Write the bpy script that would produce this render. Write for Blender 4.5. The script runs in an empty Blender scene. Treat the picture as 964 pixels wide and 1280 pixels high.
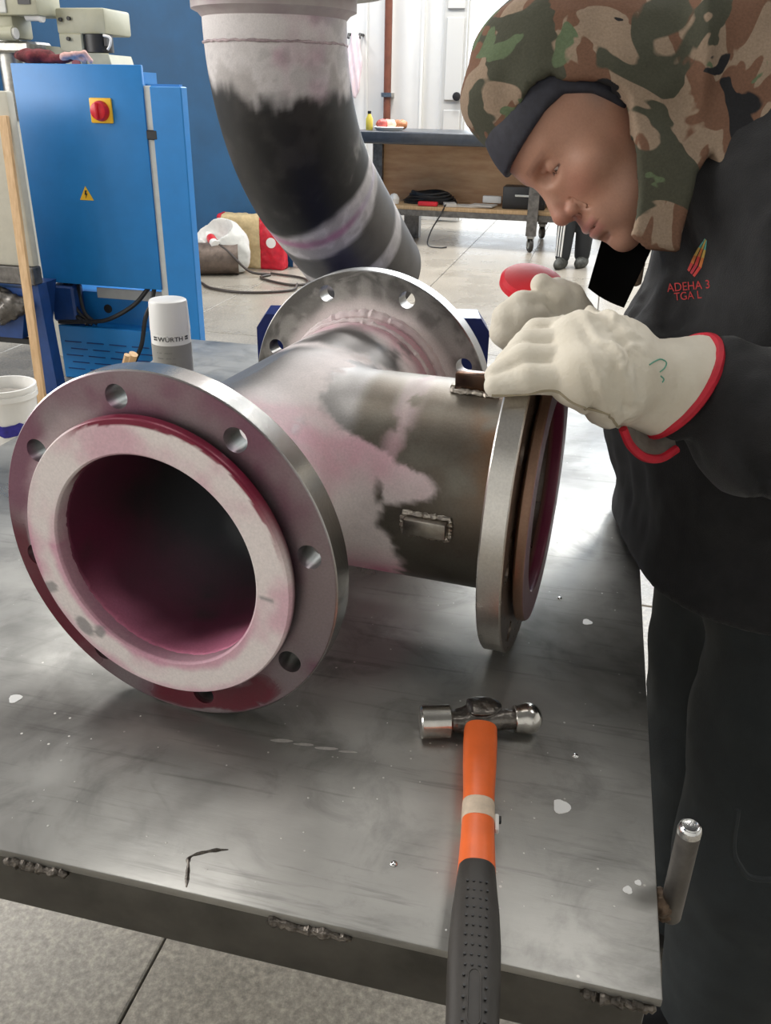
import bpy, bmesh, math, random
import numpy as np
from math import sin, cos, pi, radians
from mathutils import Vector, Matrix, Quaternion
random.seed(7); np.random.seed(7)
SC = bpy.context.scene; COL = SC.collection

# ------------------------------------------------------------------ camera
FPX = 1068.39; PITCH = radians(25.9068); ROLL = radians(1.1802); CAMZ = 1.34259
_fw = np.array([0, cos(PITCH), -sin(PITCH)]); _u0 = np.array([0, sin(PITCH), cos(PITCH)]); _r0 = np.array([1., 0, 0])
RGT = cos(ROLL)*_r0 + sin(ROLL)*_u0; UPV = -sin(ROLL)*_r0 + cos(ROLL)*_u0; FWD = _fw
cam_d = bpy.data.cameras.new('camera'); cam = bpy.data.objects.new('camera', cam_d); COL.objects.link(cam)
cam_d.sensor_fit = 'VERTICAL'; cam_d.sensor_height = 24; cam_d.lens = 24*FPX/1280
cam_d.clip_start = 0.02; cam_d.clip_end = 100
cam.matrix_world = Matrix(((RGT[0], UPV[0], -FWD[0], 0), (RGT[1], UPV[1], -FWD[1], 0), (RGT[2], UPV[2], -FWD[2], CAMZ), (0, 0, 0, 1)))
SC.camera = cam
SC.view_settings.view_transform = 'Standard'; SC.view_settings.look = 'None'
SC.view_settings.gamma = 1; SC.view_settings.use_curve_mapping = False
SC.view_settings.exposure = 0.36

# ------------------------------------------------------------------ hall frame and light
YAW = radians(-13.12)
E_ = Vector((cos(YAW), sin(YAW), 0)); D_ = Vector((-sin(YAW), cos(YAW), 0))
def H(p, q, z=0.): return E_*p + D_*q + Vector((0, 0, z))
W = bpy.data.worlds.new('sky'); SC.world = W; W.use_nodes = True
_nt = W.node_tree; _bg = _nt.nodes['Background']
_bg.inputs[0].default_value = (0.86, 0.93, 1.0, 1); _bg.inputs[1].default_value = 2.6
def area(name, loc, sx, sy, power, rot=(0, 0, 0), col=(1, 1, 1)):
    l = bpy.data.lights.new(name, 'AREA'); l.shape = 'RECTANGLE'; l.size = sx; l.size_y = sy; l.energy = power; l.color = col
    o = bpy.data.objects.new(name, l); COL.objects.link(o); o.location = loc; o.rotation_euler = rot
    return o
CEIL = 6.0
for _p in (-5.0, -1.5, 2.0):
    for _q, _w in ((1.5, 26), (5.0, 75), (8.6, 200)):
        area('ceiling_lamp', H(_p, _q, CEIL-.25), 1.6, 1.0, _w, (0, 0, YAW), (1.0, .98, .95))
area('clerestory_light', H(.8, 10.7, 4.5), 6.5, 2.2, 330, (radians(-90), 0, YAW), (.88, .95, 1.0))
area('window_light', H(-6.8, .2, 2.7), 2.4, 6.5, 330, (0, radians(-82), YAW), (1.0, .96, .9))

# ------------------------------------------------------------------ helpers
def tag(o, label=None, cat=None, group=None, kind=None):
    if label: o['label'] = label
    if cat: o['category'] = cat
    if group: o['group'] = group
    if kind: o['kind'] = kind
    return o
def empty(name, loc, rz=0., label=None, cat=None, group=None):
    o = bpy.data.objects.new(name, None); COL.objects.link(o); o.location = loc; o.rotation_euler = (0, 0, rz)
    o.empty_display_size = .05
    return tag(o, label, cat, group)
def link(name, me, mat=None, parent=None, kind=None, loc=None, rz=None):
    o = bpy.data.objects.new(name, me); COL.objects.link(o)
    if mat is not None and not me.materials: me.materials.append(mat)
    if parent is not None: o.parent = parent
    if kind: o['kind'] = kind
    if loc is not None: o.location = loc
    if rz is not None: o.rotation_euler = (0, 0, rz)
    return o
def bm_obj(name, bm, mat=None, parent=None, smooth=True, ang=35, kind=None, **k):
    bmesh.ops.recalc_face_normals(bm, faces=bm.faces)
    me = bpy.data.meshes.new(name); bm.to_mesh(me); bm.free()
    if smooth:
        me.polygons.foreach_set('use_smooth', [True]*len(me.polygons)); me.set_sharp_from_angle(angle=radians(ang))
    return link(name, me, mat, parent, kind, **k)
def np_mesh(name, V, F, smooth=True, ang=None):
    me = bpy.data.meshes.new(name); me.from_pydata([tuple(v) for v in V], [], [tuple(f) for f in F]); me.update()
    if smooth:
        me.polygons.foreach_set('use_smooth', [True]*len(me.polygons))
        if ang: me.set_sharp_from_angle(angle=radians(ang))
    return me
def box(bm, x0, x1, y0, y1, z0, z1, bev=0., seg=2, M=None):
    r = bmesh.ops.create_cube(bm, size=1.)
    vs = r['verts']
    for v in vs: v.co = Vector(((x0+x1)/2+v.co.x*(x1-x0), (y0+y1)/2+v.co.y*(y1-y0), (z0+z1)/2+v.co.z*(z1-z0)))
    if bev > 0:
        es = list({e for v in vs for e in v.link_edges})
        rr = bmesh.ops.bevel(bm, geom=es, offset=bev, segments=seg, affect='EDGES', profile=.5)
        vs = list(set(rr['verts']) | {v for v in vs if v.is_valid})
    if M is not None: bmesh.ops.transform(bm, matrix=M, verts=[v for v in vs if v.is_valid])
    return bm
def frames(pts):
    pts = [Vector(p) for p in pts]; n = len(pts); T = []
    for i in range(n):
        t = pts[min(i+1, n-1)]-pts[max(i-1, 0)]; T.append(t.normalized() if t.length > 1e-9 else Vector((0, 0, 1)))
    up = Vector((0, 0, 1)) if abs(T[0].z) < .9 else Vector((1, 0, 0))
    N = (up-T[0]*up.dot(T[0])).normalized(); out = []
    for i in range(n):
        N = (N-T[i]*N.dot(T[i])).normalized(); out.append((pts[i], N, T[i].cross(N)))
    return out
def tube(bm, pts, rad, n=10, cap=True, closed=False, flat=1.):
    fr = frames(pts); rad = [rad]*len(fr) if isinstance(rad, (int, float)) else rad; rings = []
    for (p, N, B), r in zip(fr, rad):
        rings.append([bm.verts.new(p+(N*cos(2*pi*k/n)+B*sin(2*pi*k/n)*flat)*r) for k in range(n)])
    m = len(rings)
    for i in range(m if closed else m-1):
        a, b = rings[i], rings[(i+1) % m]
        for k in range(n): bm.faces.new((a[k], a[(k+1) % n], b[(k+1) % n], b[k]))
    if cap and not closed: bm.faces.new(rings[0][::-1]); bm.faces.new(rings[-1])
    return bm
def spline(pts, n=8):
    P = [Vector(p) for p in pts]; P = [P[0]*2-P[1]]+P+[P[-1]*2-P[-2]]; out = []
    for i in range(1, len(P)-2):
        for k in range(n):
            t = k/n; a, b, c, d = P[i-1:i+3]
            out.append(.5*((2*b)+(c-a)*t+(2*a-5*b+4*c-d)*t*t+(3*b-a-3*c+d)*t**3))
    out.append(P[-2]); return out
def lathe(bm, prof, n=48, M=None, closed=False):
    """profile [(r, h)] turned round local z"""
    rings = []
    for r, h in prof:
        if r < 1e-6: rings.append([bm.verts.new((0, 0, h))])
        else: rings.append([bm.verts.new((r*cos(2*pi*k/n), r*sin(2*pi*k/n), h)) for k in range(n)])
    m = len(rings)
    for i in range(m if closed else m-1):
        a, b = rings[i], rings[(i+1) % m]
        for k in range(n):
            k2 = (k+1) % n
            if len(a) == 1 and len(b) == 1: continue
            if len(a) == 1: bm.faces.new((a[0], b[k2], b[k]))
            elif len(b) == 1: bm.faces.new((a[k], a[k2], b[0]))
            else: bm.faces.new((a[k], a[k2], b[k2], b[k]))
    if M is not None: bmesh.ops.transform(bm, matrix=M, verts=[v for r_ in rings for v in r_])
    return bm
def prism(bm, poly, z0, z1, M=None):
    a = [bm.verts.new((x, y, z0)) for x, y in poly]; b = [bm.verts.new((x, y, z1)) for x, y in poly]; n = len(a)
    for k in range(n): bm.faces.new((a[k], a[(k+1) % n], b[(k+1) % n], b[k]))
    bm.faces.new(a[::-1]); bm.faces.new(b)
    if M is not None: bmesh.ops.transform(bm, matrix=M, verts=a+b)
    return bm
def basis(o, x, y, z):
    return Matrix(((x[0], y[0], z[0], o[0]), (x[1], y[1], z[1], o[1]), (x[2], y[2], z[2], o[2]), (0, 0, 0, 1)))
def axis_m(o, z, xh=(0, 0, 1)):
    z = Vector(z).normalized(); xh = Vector(xh)
    if abs(xh.dot(z)) > .95: xh = Vector((1, 0, 0))
    x = (xh-z*xh.dot(z)).normalized(); return basis(Vector(o), x, z.cross(x), z)
def wedge_text(body, size, name, mat, parent, M, depth=.0004, sx=1.):
    c = bpy.data.curves.new('t', 'FONT'); c.body = body; c.size = size; c.extrude = depth; c.align_x = 'CENTER'; c.align_y = 'CENTER'
    o = bpy.data.objects.new('t', c); COL.objects.link(o)
    dg = bpy.context.evaluated_depsgraph_get(); me = bpy.data.meshes.new_from_object(o.evaluated_get(dg)); bpy.data.objects.remove(o)
    me.transform(Matrix.Diagonal((sx, 1, 1, 1)))
    if callable(M):
        for v in me.vertices: v.co = M(v.co)
    else: me.transform(M)
    return link(name, me, mat, parent)

# ------------------------------------------------------------------ numpy noise and signed distance tools
def _h(ix, iy, iz):
    n = (ix*374761393 + iy*668265263 + iz*2147483647 + 1013904223) & 0xffffffff
    n = ((n ^ (n >> 13))*1274126177) & 0xffffffff
    n = ((n ^ (n >> 16))*2246822519) & 0xffffffff
    return ((n ^ (n >> 15)) & 0xffff)/65535.
def vnoise(P):
    P = np.asarray(P, float); i = np.floor(P).astype(np.int64); f = P-i; f = f*f*(3-2*f); o = 0
    for a in (0, 1):
        for b in (0, 1):
            for c in (0, 1):
                w = (f[..., 0] if a else 1-f[..., 0])*(f[..., 1] if b else 1-f[..., 1])*(f[..., 2] if c else 1-f[..., 2])
                o = o + w*_h(i[..., 0]+a, i[..., 1]+b, i[..., 2]+c)
    return o
def fbm(P, s, oc=4, off=0.):
    P = np.asarray(P, float)*s+off+100.3; o = 0; a = .5; t = 0
    for _ in range(oc): o = o+a*vnoise(P); t += a; a *= .5; P = P*2.03+17.1
    return o/t
def sst(a, b, x): t = np.clip((x-a)/(b-a), 0, 1); return t*t*(3-2*t)
def smin(a, b, k): h = np.clip(.5+.5*(b-a)/k, 0, 1); return b+(a-b)*h-k*h*(1-h)
def smax(a, b, k): return -smin(-a, -b, k)
def ell(P, c, r):
    q = P-np.array(c); r = np.array(r); k0 = np.linalg.norm(q/r, axis=-1); k1 = np.linalg.norm(q/(r*r), axis=-1)
    return k0*(k0-1)/np.maximum(k1, 1e-9)
def cone(P, a, b, r1, r2):
    a = np.array(a, float); b = np.array(b, float); ab = b-a
    h = np.clip(((P-a)@ab)/(ab@ab), 0, 1); return np.linalg.norm(P-a-h[..., None]*ab, axis=-1)-(r1+(r2-r1)*h)
def chain(P, pts, rs, k=.01):
    d = None
    for i in range(len(pts)-1):
        c = cone(P, pts[i], pts[i+1], rs[i], rs[i+1]); d = c if d is None else smin(d, c, k)
    return d
def poly2(x, y, poly):
    """signed distance to a closed polygon, negative inside"""
    d = np.full(x.shape, 1e9); s = np.ones(x.shape); n = len(poly)
    for i in range(n):
        ax, ay = poly[i]; bx, by = poly[i-1]; ex, ey = bx-ax, by-ay; wx, wy = x-ax, y-ay
        t = np.clip((wx*ex+wy*ey)/(ex*ex+ey*ey), 0, 1); d = np.minimum(d, (wx-ex*t)**2+(wy-ey*t)**2)
        c1 = y >= ay; c2 = y < by; c3 = ex*wy > ey*wx
        fl = (c1 & c2 & c3) | (~c1 & ~c2 & ~c3); s = np.where(fl, -s, s)
    return s*np.sqrt(d)
def snap(fn, V, it=3, e=1e-4):
    for _ in range(it):
        d = fn(V); g = np.stack([(fn(V+np.eye(3)[k]*e)-fn(V-np.eye(3)[k]*e))/(2*e) for k in range(3)], -1)
        g2 = np.maximum((g*g).sum(-1), .25); V = V-np.clip(d/g2, -.006, .006)[:, None]*g
    return V
def nets(fn, lo, hi, h, proj=2):
    lo = np.array(lo, float); hi = np.array(hi, float); n = np.ceil((hi-lo)/h).astype(int)+1
    ax = [lo[k]+h*np.arange(n[k]) for k in range(3)]
    S = np.empty(n, np.float32)
    for i0 in range(0, n[0], 24):
        X, Y, Z = np.meshgrid(ax[0][i0:i0+24], ax[1], ax[2], indexing='ij'); S[i0:i0+24] = fn(np.stack([X, Y, Z], -1))
    ins = S < 0; cs = [(a, b, c) for a in (0, 1) for b in (0, 1) for c in (0, 1)]
    def sl(A, c): return A[c[0]:n[0]-1+c[0], c[1]:n[1]-1+c[1], c[2]:n[2]-1+c[2]]
    cnt = sum(sl(ins, c).astype(np.int8) for c in cs); act = (cnt > 0) & (cnt < 8)
    idx = np.argwhere(act); vid = np.full(act.shape, -1, np.int64); vid[act] = np.arange(len(idx))
    acc = np.zeros((len(idx), 3)); num = np.zeros(len(idx))
    val = {c: S[idx[:, 0]+c[0], idx[:, 1]+c[1], idx[:, 2]+c[2]] for c in cs}
    for c in cs:
        for k in range(3):
            if c[k] == 0:
                d = list(c); d[k] = 1; d = tuple(d); a, b = val[c], val[d]; m = (a < 0) != (b < 0)
                t = np.where(m, a/np.where(m, a-b, 1), 0); p = np.tile(np.array(c, float), (len(idx), 1)); p[:, k] = t
                acc[m] += p[m]; num[m] += 1
    V = lo+h*(idx+acc/num[:, None]); Fs = []
    for k in range(3):
        u, v = (k+1) % 3, (k+2) % 3
        A = ins[tuple(slice(0, -1) if j == k else slice(None) for j in range(3))]; B = ins[tuple(slice(1, None) if j == k else slice(None) for j in range(3))]
        e = np.argwhere(A != B); e = e[(e[:, u] > 0) & (e[:, v] > 0) & (e[:, u] < n[u]-1) & (e[:, v] < n[v]-1)]
        def g(du, dv):
            q = e.copy(); q[:, u] -= du; q[:, v] -= dv; return vid[q[:, 0], q[:, 1], q[:, 2]]
        q = np.stack([g(1, 1), g(0, 1), g(0, 0), g(1, 0)], -1); fl = ~A[e[:, 0], e[:, 1], e[:, 2]]
        q[fl] = q[fl][:, ::-1]; Fs.append(q)
    if proj: V = snap(fn, V, proj)
    return V, np.concatenate(Fs)
def sdf_obj(name, fn, lo, hi, h, mat, parent=None, proj=2, kind=None):
    V, F = nets(fn, lo, hi, h, proj); return link(name, np_mesh(name, V, F), mat, parent, kind)
def paint(o, fn):
    """store what the surface itself is made of: colour, metal share, roughness per vertex"""
    me = o.data; n = len(me.vertices); P = np.empty(n*3); me.vertices.foreach_get('co', P); P = P.reshape(-1, 3)
    c, m, r = fn(P); A = np.ones((n, 4)); A[:, :3] = c
    at = me.attributes.new('Col', 'FLOAT_COLOR', 'POINT'); at.data.foreach_set('color', A.ravel())
    a2 = me.attributes.new('Met', 'FLOAT', 'POINT'); a2.data.foreach_set('value', np.broadcast_to(m, (n,)).astype(float).copy())
    a3 = me.attributes.new('Rgh', 'FLOAT', 'POINT'); a3.data.foreach_set('value', np.broadcast_to(r, (n,)).astype(float).copy())
def mix(a, b, t): t = np.asarray(t)[..., None]; return np.asarray(a)*(1-t)+np.asarray(b)*t

# ------------------------------------------------------------------ materials
def mat(name, col, rough=.6, metal=0., var=.0, vs=20., bump=0., bs=200., spec=.5, sss=0., rv=0., col2=None, stretch=None, coord='Object'):
    m = bpy.data.materials.new(name); m.use_nodes = True; nt = m.node_tree; b = nt.nodes['Principled BSDF']; N = nt.nodes.new; L = nt.links.new
    b.inputs['Base Color'].default_value = (*col, 1); b.inputs['Roughness'].default_value = rough; b.inputs['Metallic'].default_value = metal
    b.inputs['Specular IOR Level'].default_value = spec
    if sss: b.inputs['Subsurface Weight'].default_value = sss; b.inputs['Subsurface Radius'].default_value = (.012, .005, .003); b.inputs['Subsurface Scale'].default_value = .4
    tc = N('ShaderNodeTexCoord'); src = tc.outputs[coord]
    if stretch:
        mp = N('ShaderNodeMapping'); mp.inputs['Scale'].default_value = stretch; L(src, mp.inputs[0]); src = mp.outputs[0]
    if var or col2 or rv:
        n = N('ShaderNodeTexNoise'); n.inputs['Scale'].default_value = vs; n.inputs['Detail'].default_value = 6; n.inputs['Roughness'].default_value = .62; L(src, n.inputs['Vector'])
        cr = N('ShaderNodeValToRGB'); cr.color_ramp.elements[0].position = .32; cr.color_ramp.elements[1].position = .68; L(n.outputs['Fac'], cr.inputs[0])
        c2 = col2 or tuple(min(1, c*(1+var)) for c in col); c1 = col if col2 else tuple(c*(1-var) for c in col)
        cr.color_ramp.elements[0].color = (*c1, 1); cr.color_ramp.elements[1].color = (*c2, 1)
        if var or col2: L(cr.outputs[0], b.inputs['Base Color'])
        if rv:
            mr = N('ShaderNodeMapRange'); mr.inputs[1].default_value = .3; mr.inputs[2].default_value = .7; mr.inputs[3].default_value = rough-rv; mr.inputs[4].default_value = rough+rv
            L(n.outputs['Fac'], mr.inputs[0]); L(mr.outputs[0], b.inputs['Roughness'])
    if bump:
        n2 = N('ShaderNodeTexNoise'); n2.inputs['Scale'].default_value = bs; n2.inputs['Detail'].default_value = 3; L(src, n2.inputs['Vector'])
        bp = N('ShaderNodeBump'); bp.inputs['Strength'].default_value = bump; bp.inputs['Distance'].default_value = .002; L(n2.outputs['Fac'], bp.inputs['Height']); L(bp.outputs[0], b.inputs['Normal'])
    return m
def attr_mat(name, bump=.1, bs=900., noise=.09, stretch=None):
    m = bpy.data.materials.new(name); m.use_nodes = True; nt = m.node_tree; b = nt.nodes['Principled BSDF']; N = nt.nodes.new; L = nt.links.new
    def at(n):
        a = N('ShaderNodeAttribute'); a.attribute_name = n; return a
    tc = N('ShaderNodeTexCoord'); n = N('ShaderNodeTexNoise'); n.inputs['Scale'].default_value = bs*.5; n.inputs['Detail'].default_value = 4
    if stretch:
        mp = N('ShaderNodeMapping'); mp.inputs['Scale'].default_value = stretch; L(tc.outputs['Object'], mp.inputs[0]); L(mp.outputs[0], n.inputs['Vector'])
    else: L(tc.outputs['Object'], n.inputs['Vector'])
    mr = N('ShaderNodeMapRange'); mr.inputs[1].default_value = .25; mr.inputs[2].default_value = .75; mr.inputs[3].default_value = 1-noise; mr.inputs[4].default_value = 1+noise; L(n.outputs['Fac'], mr.inputs[0])
    mx = N('ShaderNodeMix'); mx.data_type = 'RGBA'; mx.blend_type = 'MULTIPLY'; mx.inputs[0].default_value = 1; L(at('Col').outputs['Color'], mx.inputs[6]); L(mr.outputs[0], mx.inputs[7])
    L(mx.outputs[2], b.inputs['Base Color']); L(at('Met').outputs['Fac'], b.inputs['Metallic']); L(at('Rgh').outputs['Fac'], b.inputs['Roughness'])
    bp = N('ShaderNodeBump'); bp.inputs['Strength'].default_value = bump; bp.inputs['Distance'].default_value = .001; L(n.outputs['Fac'], bp.inputs['Height']); L(bp.outputs[0], b.inputs['Normal'])
    return m
M_ = {}
M_['paint'] = attr_mat('sprayed_steel')
M_['rim'] = mat('turned_steel', (.56, .55, .53), .27, 1., var=.12, vs=60, bump=.06, bs=400, rv=.06)
M_['black_cloth'] = mat('black_sweat_cloth', (.012, .012, .013), .92, var=.35, vs=45, bump=.35, bs=900, spec=.25)
M_['blue_paint'] = mat('blue_machine_paint', (.008, .195, .54), .42, var=.06, vs=8)
M_['dark_blue'] = mat('dark_blue_paint', (.01, .05, .2), .4, var=.15, vs=14)
M_['grey_paint'] = mat('grey_machine_paint', (.55, .56, .53), .5, var=.05)
M_['beige'] = mat('beige_machine_paint', (.43, .42, .31), .45, var=.08, vs=12)
M_['cream'] = mat('cream_machine_paint', (.55, .53, .45), .5, var=.05)
M_['black'] = mat('black_plastic', (.012, .012, .013), .45, var=.2)
M_['rubber'] = mat('dark_grey_rubber', (.03, .026, .022), .55, var=.15, vs=60, bump=.1)
M_['white'] = mat('white_plastic', (.82, .81, .78), .38, var=.02)
M_['red'] = mat('red_plastic', (.62, .012, .025), .4, var=.1)
M_['yellow'] = mat('yellow_plastic', (.85, .5, .02), .45, var=.04)
M_['orange'] = mat('orange_lacquer', (.80, .145, .03), .42, var=.07, vs=40)
M_['wood'] = mat('pine_wood', (.5, .31, .15), .6, col2=(.66, .45, .25), vs=9, stretch=(8, 8, 1))
M_['ply'] = mat('plywood', (.45, .25, .13), .6, col2=(.62, .40, .23), vs=3, stretch=(1, 1, 5))
M_['steel_dark'] = mat('dark_mill_steel', (.16, .15, .14), .45, .85, var=.35, vs=25, bump=.1, bs=150)
M_['steel_mid'] = mat('worn_steel', (.36, .35, .33), .36, 1., var=.25, vs=40, bump=.1, bs=300)
M_['chrome'] = mat('bright_steel', (.75, .75, .74), .16, 1., var=.05)
M_['weld'] = mat('weld_bead_steel', (.13, .115, .1), .35, .9, var=.6, vs=120, bump=.8, bs=260)

# ------------------------------------------------------------------ the hall
def wall_mat(name, col, streak=.1, rough=.7):
    return mat(name, col, rough, var=streak, vs=1.6, bump=.08, bs=60)
M_['wall_white'] = wall_mat('white_wall_paint', (.72, .71, .68), .05)
M_['wall_blue'] = wall_mat('blue_wall_paint', (.006, .082, .205), .2, .5)
M_['ceil'] = wall_mat('ceiling_paint', (.22, .22, .22), .05)
M_['trim_w'] = mat('white_trim_paint', (.78, .77, .73), .5)
M_['slab'] = mat('polished_concrete', (.39, .365, .325), .3, var=.0, col2=(.5, .475, .43), vs=5, bump=.05, bs=90, rv=.1)
def floor_material():
    m = bpy.data.materials.new('concrete_slab'); m.use_nodes = True; nt = m.node_tree; b = nt.nodes['Principled BSDF']; N = nt.nodes.new; L = nt.links.new
    g = N('ShaderNodeNewGeometry'); n1 = N('ShaderNodeTexNoise'); n1.inputs['Scale'].default_value = 2.2; n1.inputs['Detail'].default_value = 8; L(g.outputs['Position'], n1.inputs['Vector'])
    cr = N('ShaderNodeValToRGB'); cr.color_ramp.elements[0].position = .3; cr.color_ramp.elements[0].color = (.245, .222, .186, 1); cr.color_ramp.elements[1].position = .7; cr.color_ramp.elements[1].color = (.365, .332, .282, 1); L(n1.outputs['Fac'], cr.inputs[0])
    n2 = N('ShaderNodeTexNoise'); n2.inputs['Scale'].default_value = 75; n2.inputs['Detail'].default_value = 6; n2.inputs['Roughness'].default_value = .75; L(g.outputs['Position'], n2.inputs['Vector'])
    c2 = N('ShaderNodeValToRGB'); e = c2.color_ramp.elements; e[0].position = .33; e[0].color = (.55, .55, .55, 1); e[1].position = .68; e[1].color = (1.55, 1.55, 1.5, 1); x = e.new(.5); x.color = (.95, .95, .95, 1); L(n2.outputs['Fac'], c2.inputs[0])
    mx = N('ShaderNodeMix'); mx.data_type = 'RGBA'; mx.blend_type = 'MULTIPLY'; mx.inputs[0].default_value = .85; L(cr.outputs[0], mx.inputs[6]); L(c2.outputs[0], mx.inputs[7]); L(mx.outputs[2], b.inputs['Base Color'])
    mr = N('ShaderNodeMapRange'); mr.inputs[1].default_value = .3; mr.inputs[2].default_value = .7; mr.inputs[3].default_value = .24; mr.inputs[4].default_value = .34; L(n1.outputs['Fac'], mr.inputs[0]); L(mr.outputs[0], b.inputs['Roughness'])
    bp = N('ShaderNodeBump'); bp.inputs['Strength'].default_value = .12; bp.inputs['Distance'].default_value = .002; L(n2.outputs['Fac'], bp.inputs['Height']); L(bp.outputs[0], b.inputs['Normal'])
    return m
M_['floor'] = floor_material()
def hall_box(name, p0, p1, q0, q1, z0, z1, m, parent=None, kind='structure'):
    bm = bmesh.new(); box(bm, p0, p1, q0, q1, z0, z1)
    o = bm_obj(name, bm, m, parent, smooth=False, kind=kind)
    if parent is None: o.rotation_euler = (0, 0, YAW)
    return o
M_['joint'] = mat('dark_joint_filler', (.12, .11, .1), .8)
fl = hall_box('floor', -7, 6.5, -4, 10.9, -.2, -.012, M_['joint'])
SP, SQ_ = .653, 1.306
bm = bmesh.new(); box(bm, -SP/2+.0025, SP/2-.0025, -SQ_/2+.0025, SQ_/2-.0025, -.012, 0, .003, 1); slab0 = bm_obj('slab', bm, M_['floor'], fl, smooth=False)
first = True
for i in range(-9, 10):
    for j in range(-3, 9):
        s = slab0 if first else slab0.copy()
        if not first: COL.objects.link(s); s.parent = fl
        first = False; s.location = (-.597+SP*(i+.5), SQ_*(j+.25), random.uniform(-.001, 0))
hall_box('ceiling', -7.2, 6.7, -4.2, 11, CEIL, CEIL+.2, M_['ceil'])
hall_box('wall_left', -7.0, -2.545, 7.2, 7.35, 0, CEIL, M_['wall_blue'])
hall_box('trim_1', -2.545, -2.40, 7.2, 7.36, 0, .19, M_['trim_w'])
hall_box('trim_2', -2.40, -2.32, 7.2, 7.36, 0, 0.10, M_['trim_w'])
hall_box('wall_side_left', -7.2, -7.0, -4.2, 11, 0, CEIL, M_['wall_blue']).name = 'wall_far_left'
hall_box('wall_right', 6.5, 6.7, -4.2, 11, 0, CEIL, M_['wall_white'])
hall_box('wall_front', -7.2, 6.7, -4.2, -4.0, 0, CEIL, M_['wall_white'])
# back wall with its gate opening
OP0, OP1, OPZ = -1.67, .12, 3.1
wb = hall_box('wall_back', -7.2, OP0, 10.8, 11.0, 0, CEIL, M_['wall_white'])
for p0, p1, z0, z1 in ((OP1, .52, 0, CEIL), (.52, .93, 0, 2.02), (.52, .93, 2.9, CEIL), (.93, 6.7, 0, CEIL), (OP0, OP1, OPZ, CEIL)):
    bm = bmesh.new(); box(bm, p0, p1, 10.8, 11.0, z0, z1); bm_obj('wall_section', bm, M_['wall_white'], wb, smooth=False)
for p in (-2.19, -1.955):
    hall_box('trim_3' if p < -2 else 'trim_4', p-.014, p+.014, 10.75, 10.8, 0, 3.4, M_['trim_w'])
for p in (-3.3, -2.85):
    hall_box('trim_5' if p < -3 else 'trim_6', p-.01, p+.01, 10.78, 10.8, 0, 4.2, M_['trim_w'])
# open door leaf
dr = hall_box('door_1', -1.93, OP0-.01, 10.66, 10.71, .02, 2.75, mat('grey_door_paint', (.56, .55, .52), .5))
bm = bmesh.new()
for z0, z1 in ((.15, 1.22), (1.32, 2.14), (2.22, 2.68)): box(bm, -1.90, -1.71, 10.64, 10.66, z0, z1, .006, 1)
bm_obj('door_panel', bm, mat('door_panel_paint', (.62, .61, .58), .5), dr, smooth=False)
bm = bmesh.new(); lathe(bm, [(0, 0), (.02, 0), (.02, .04), (.045, .05), (.045, .09), (0, .1)], 16, axis_m((-1.745, 10.66, 1.36), (0, -1, 0)))
bm_obj('door_handle', bm, M_['black'], dr)
# window right of the gate
wn = hall_box('window_1', .52, .93, 10.86, 10.9, 2.02, 2.9, mat('window_glass', (.55, .7, .85), .1))
bm = bmesh.new(); box(bm, .5, .54, 10.74, 10.86, 2.0, 2.92); box(bm, .91, .95, 10.74, 10.86, 2.0, 2.92); box(bm, .5, .95, 10.74, 10.86, 2.0, 2.05); box(bm, .72, .735, 10.78, 10.86, 2.0, 2.9)
bm_obj('window_frame', bm, M_['trim_w'], wn, smooth=False)
# blue steel column
co = hall_box('trim_7', 1.28, 1.355, 10.3, 10.8, 0, CEIL, mat('pale_blue_column_paint', (.16, .38, .66), .5))
bm = bmesh.new(); box(bm, 1.355, 1.85, 10.34, 10.8, 0, CEIL); bm_obj('column_web', bm, mat('blue_column_paint', (.012, .13, .36), .45), co, smooth=False)
# outside
hall_box('ground', -9, 9, 11, 30, -.2, -.02, mat('pale_pavement', (.55, .54, .52), .8))
fe = empty('picket_fence', H(-.6, 13.2, 0), YAW, 'white upright picket fence outside the open gate', 'fence')
M_['fence'] = mat('white_fence_paint', (.8, .8, .8), .5)
for z in (.35, 1.2):
    bm = bmesh.new(); box(bm, -1.6, 1.6, .0, .03, z, z+.06); bm_obj('rail', bm, M_['fence'], fe, smooth=False)
bm = bmesh.new(); box(bm, -.03, .03, -.025, 0, 0, 1.42); pk = bm_obj('picket', bm, M_['fence'], fe, smooth=False); pk.location = (-1.55, 0, 0)
for i in range(1, 26):
    c = pk.copy(); COL.objects.link(c); c.parent = fe; c.location = (-1.55+i*.124, 0, 0)
# brown pipe up the back wall
pp = empty('wall_pipe', H(-2.575, 10.7, 0), YAW, 'reddish brown upright pipe in front of the white back wall', 'pipe')
bm = bmesh.new(); tube(bm, [(0, 0, 0), (0, 0, 5.9)], .043, 16); bm_obj('pipe', bm, mat('brown_pipe_paint', (.17, .055, .03), .5, var=.2, vs=10), pp)
bm = bmesh.new(); box(bm, -.06, .06, -.055, .1, 1.34, 1.385); bm_obj('clamp', bm, M_['steel_mid'], pp)
# thin pink sheet on the back wall
sh = empty('plastic_bag', H(-2.95, 10.62, 0), YAW, 'translucent pinkish white plastic bag hanging on the back wall', 'bag')
def bagf(P): 
    return ell(P, (0, 0, 1.66), (.085, .03, .34))+.012*np.sin(P[..., 0]*90)*np.sin(P[..., 2]*14)
sdf_obj('bag', bagf, (-.13, -.08, 1.25), (.13, .08, 2.05), .012, mat('pink_white_plastic', (.83, .67, .69), .4), sh)
bm = bmesh.new()
for x in (-.07, .06): tube(bm, [(x, .17, 1.97), (x, .02, 1.97), (x, 0, 1.93)], .016, 8)
bm_obj('hook', bm, M_['black'], sh)
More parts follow.
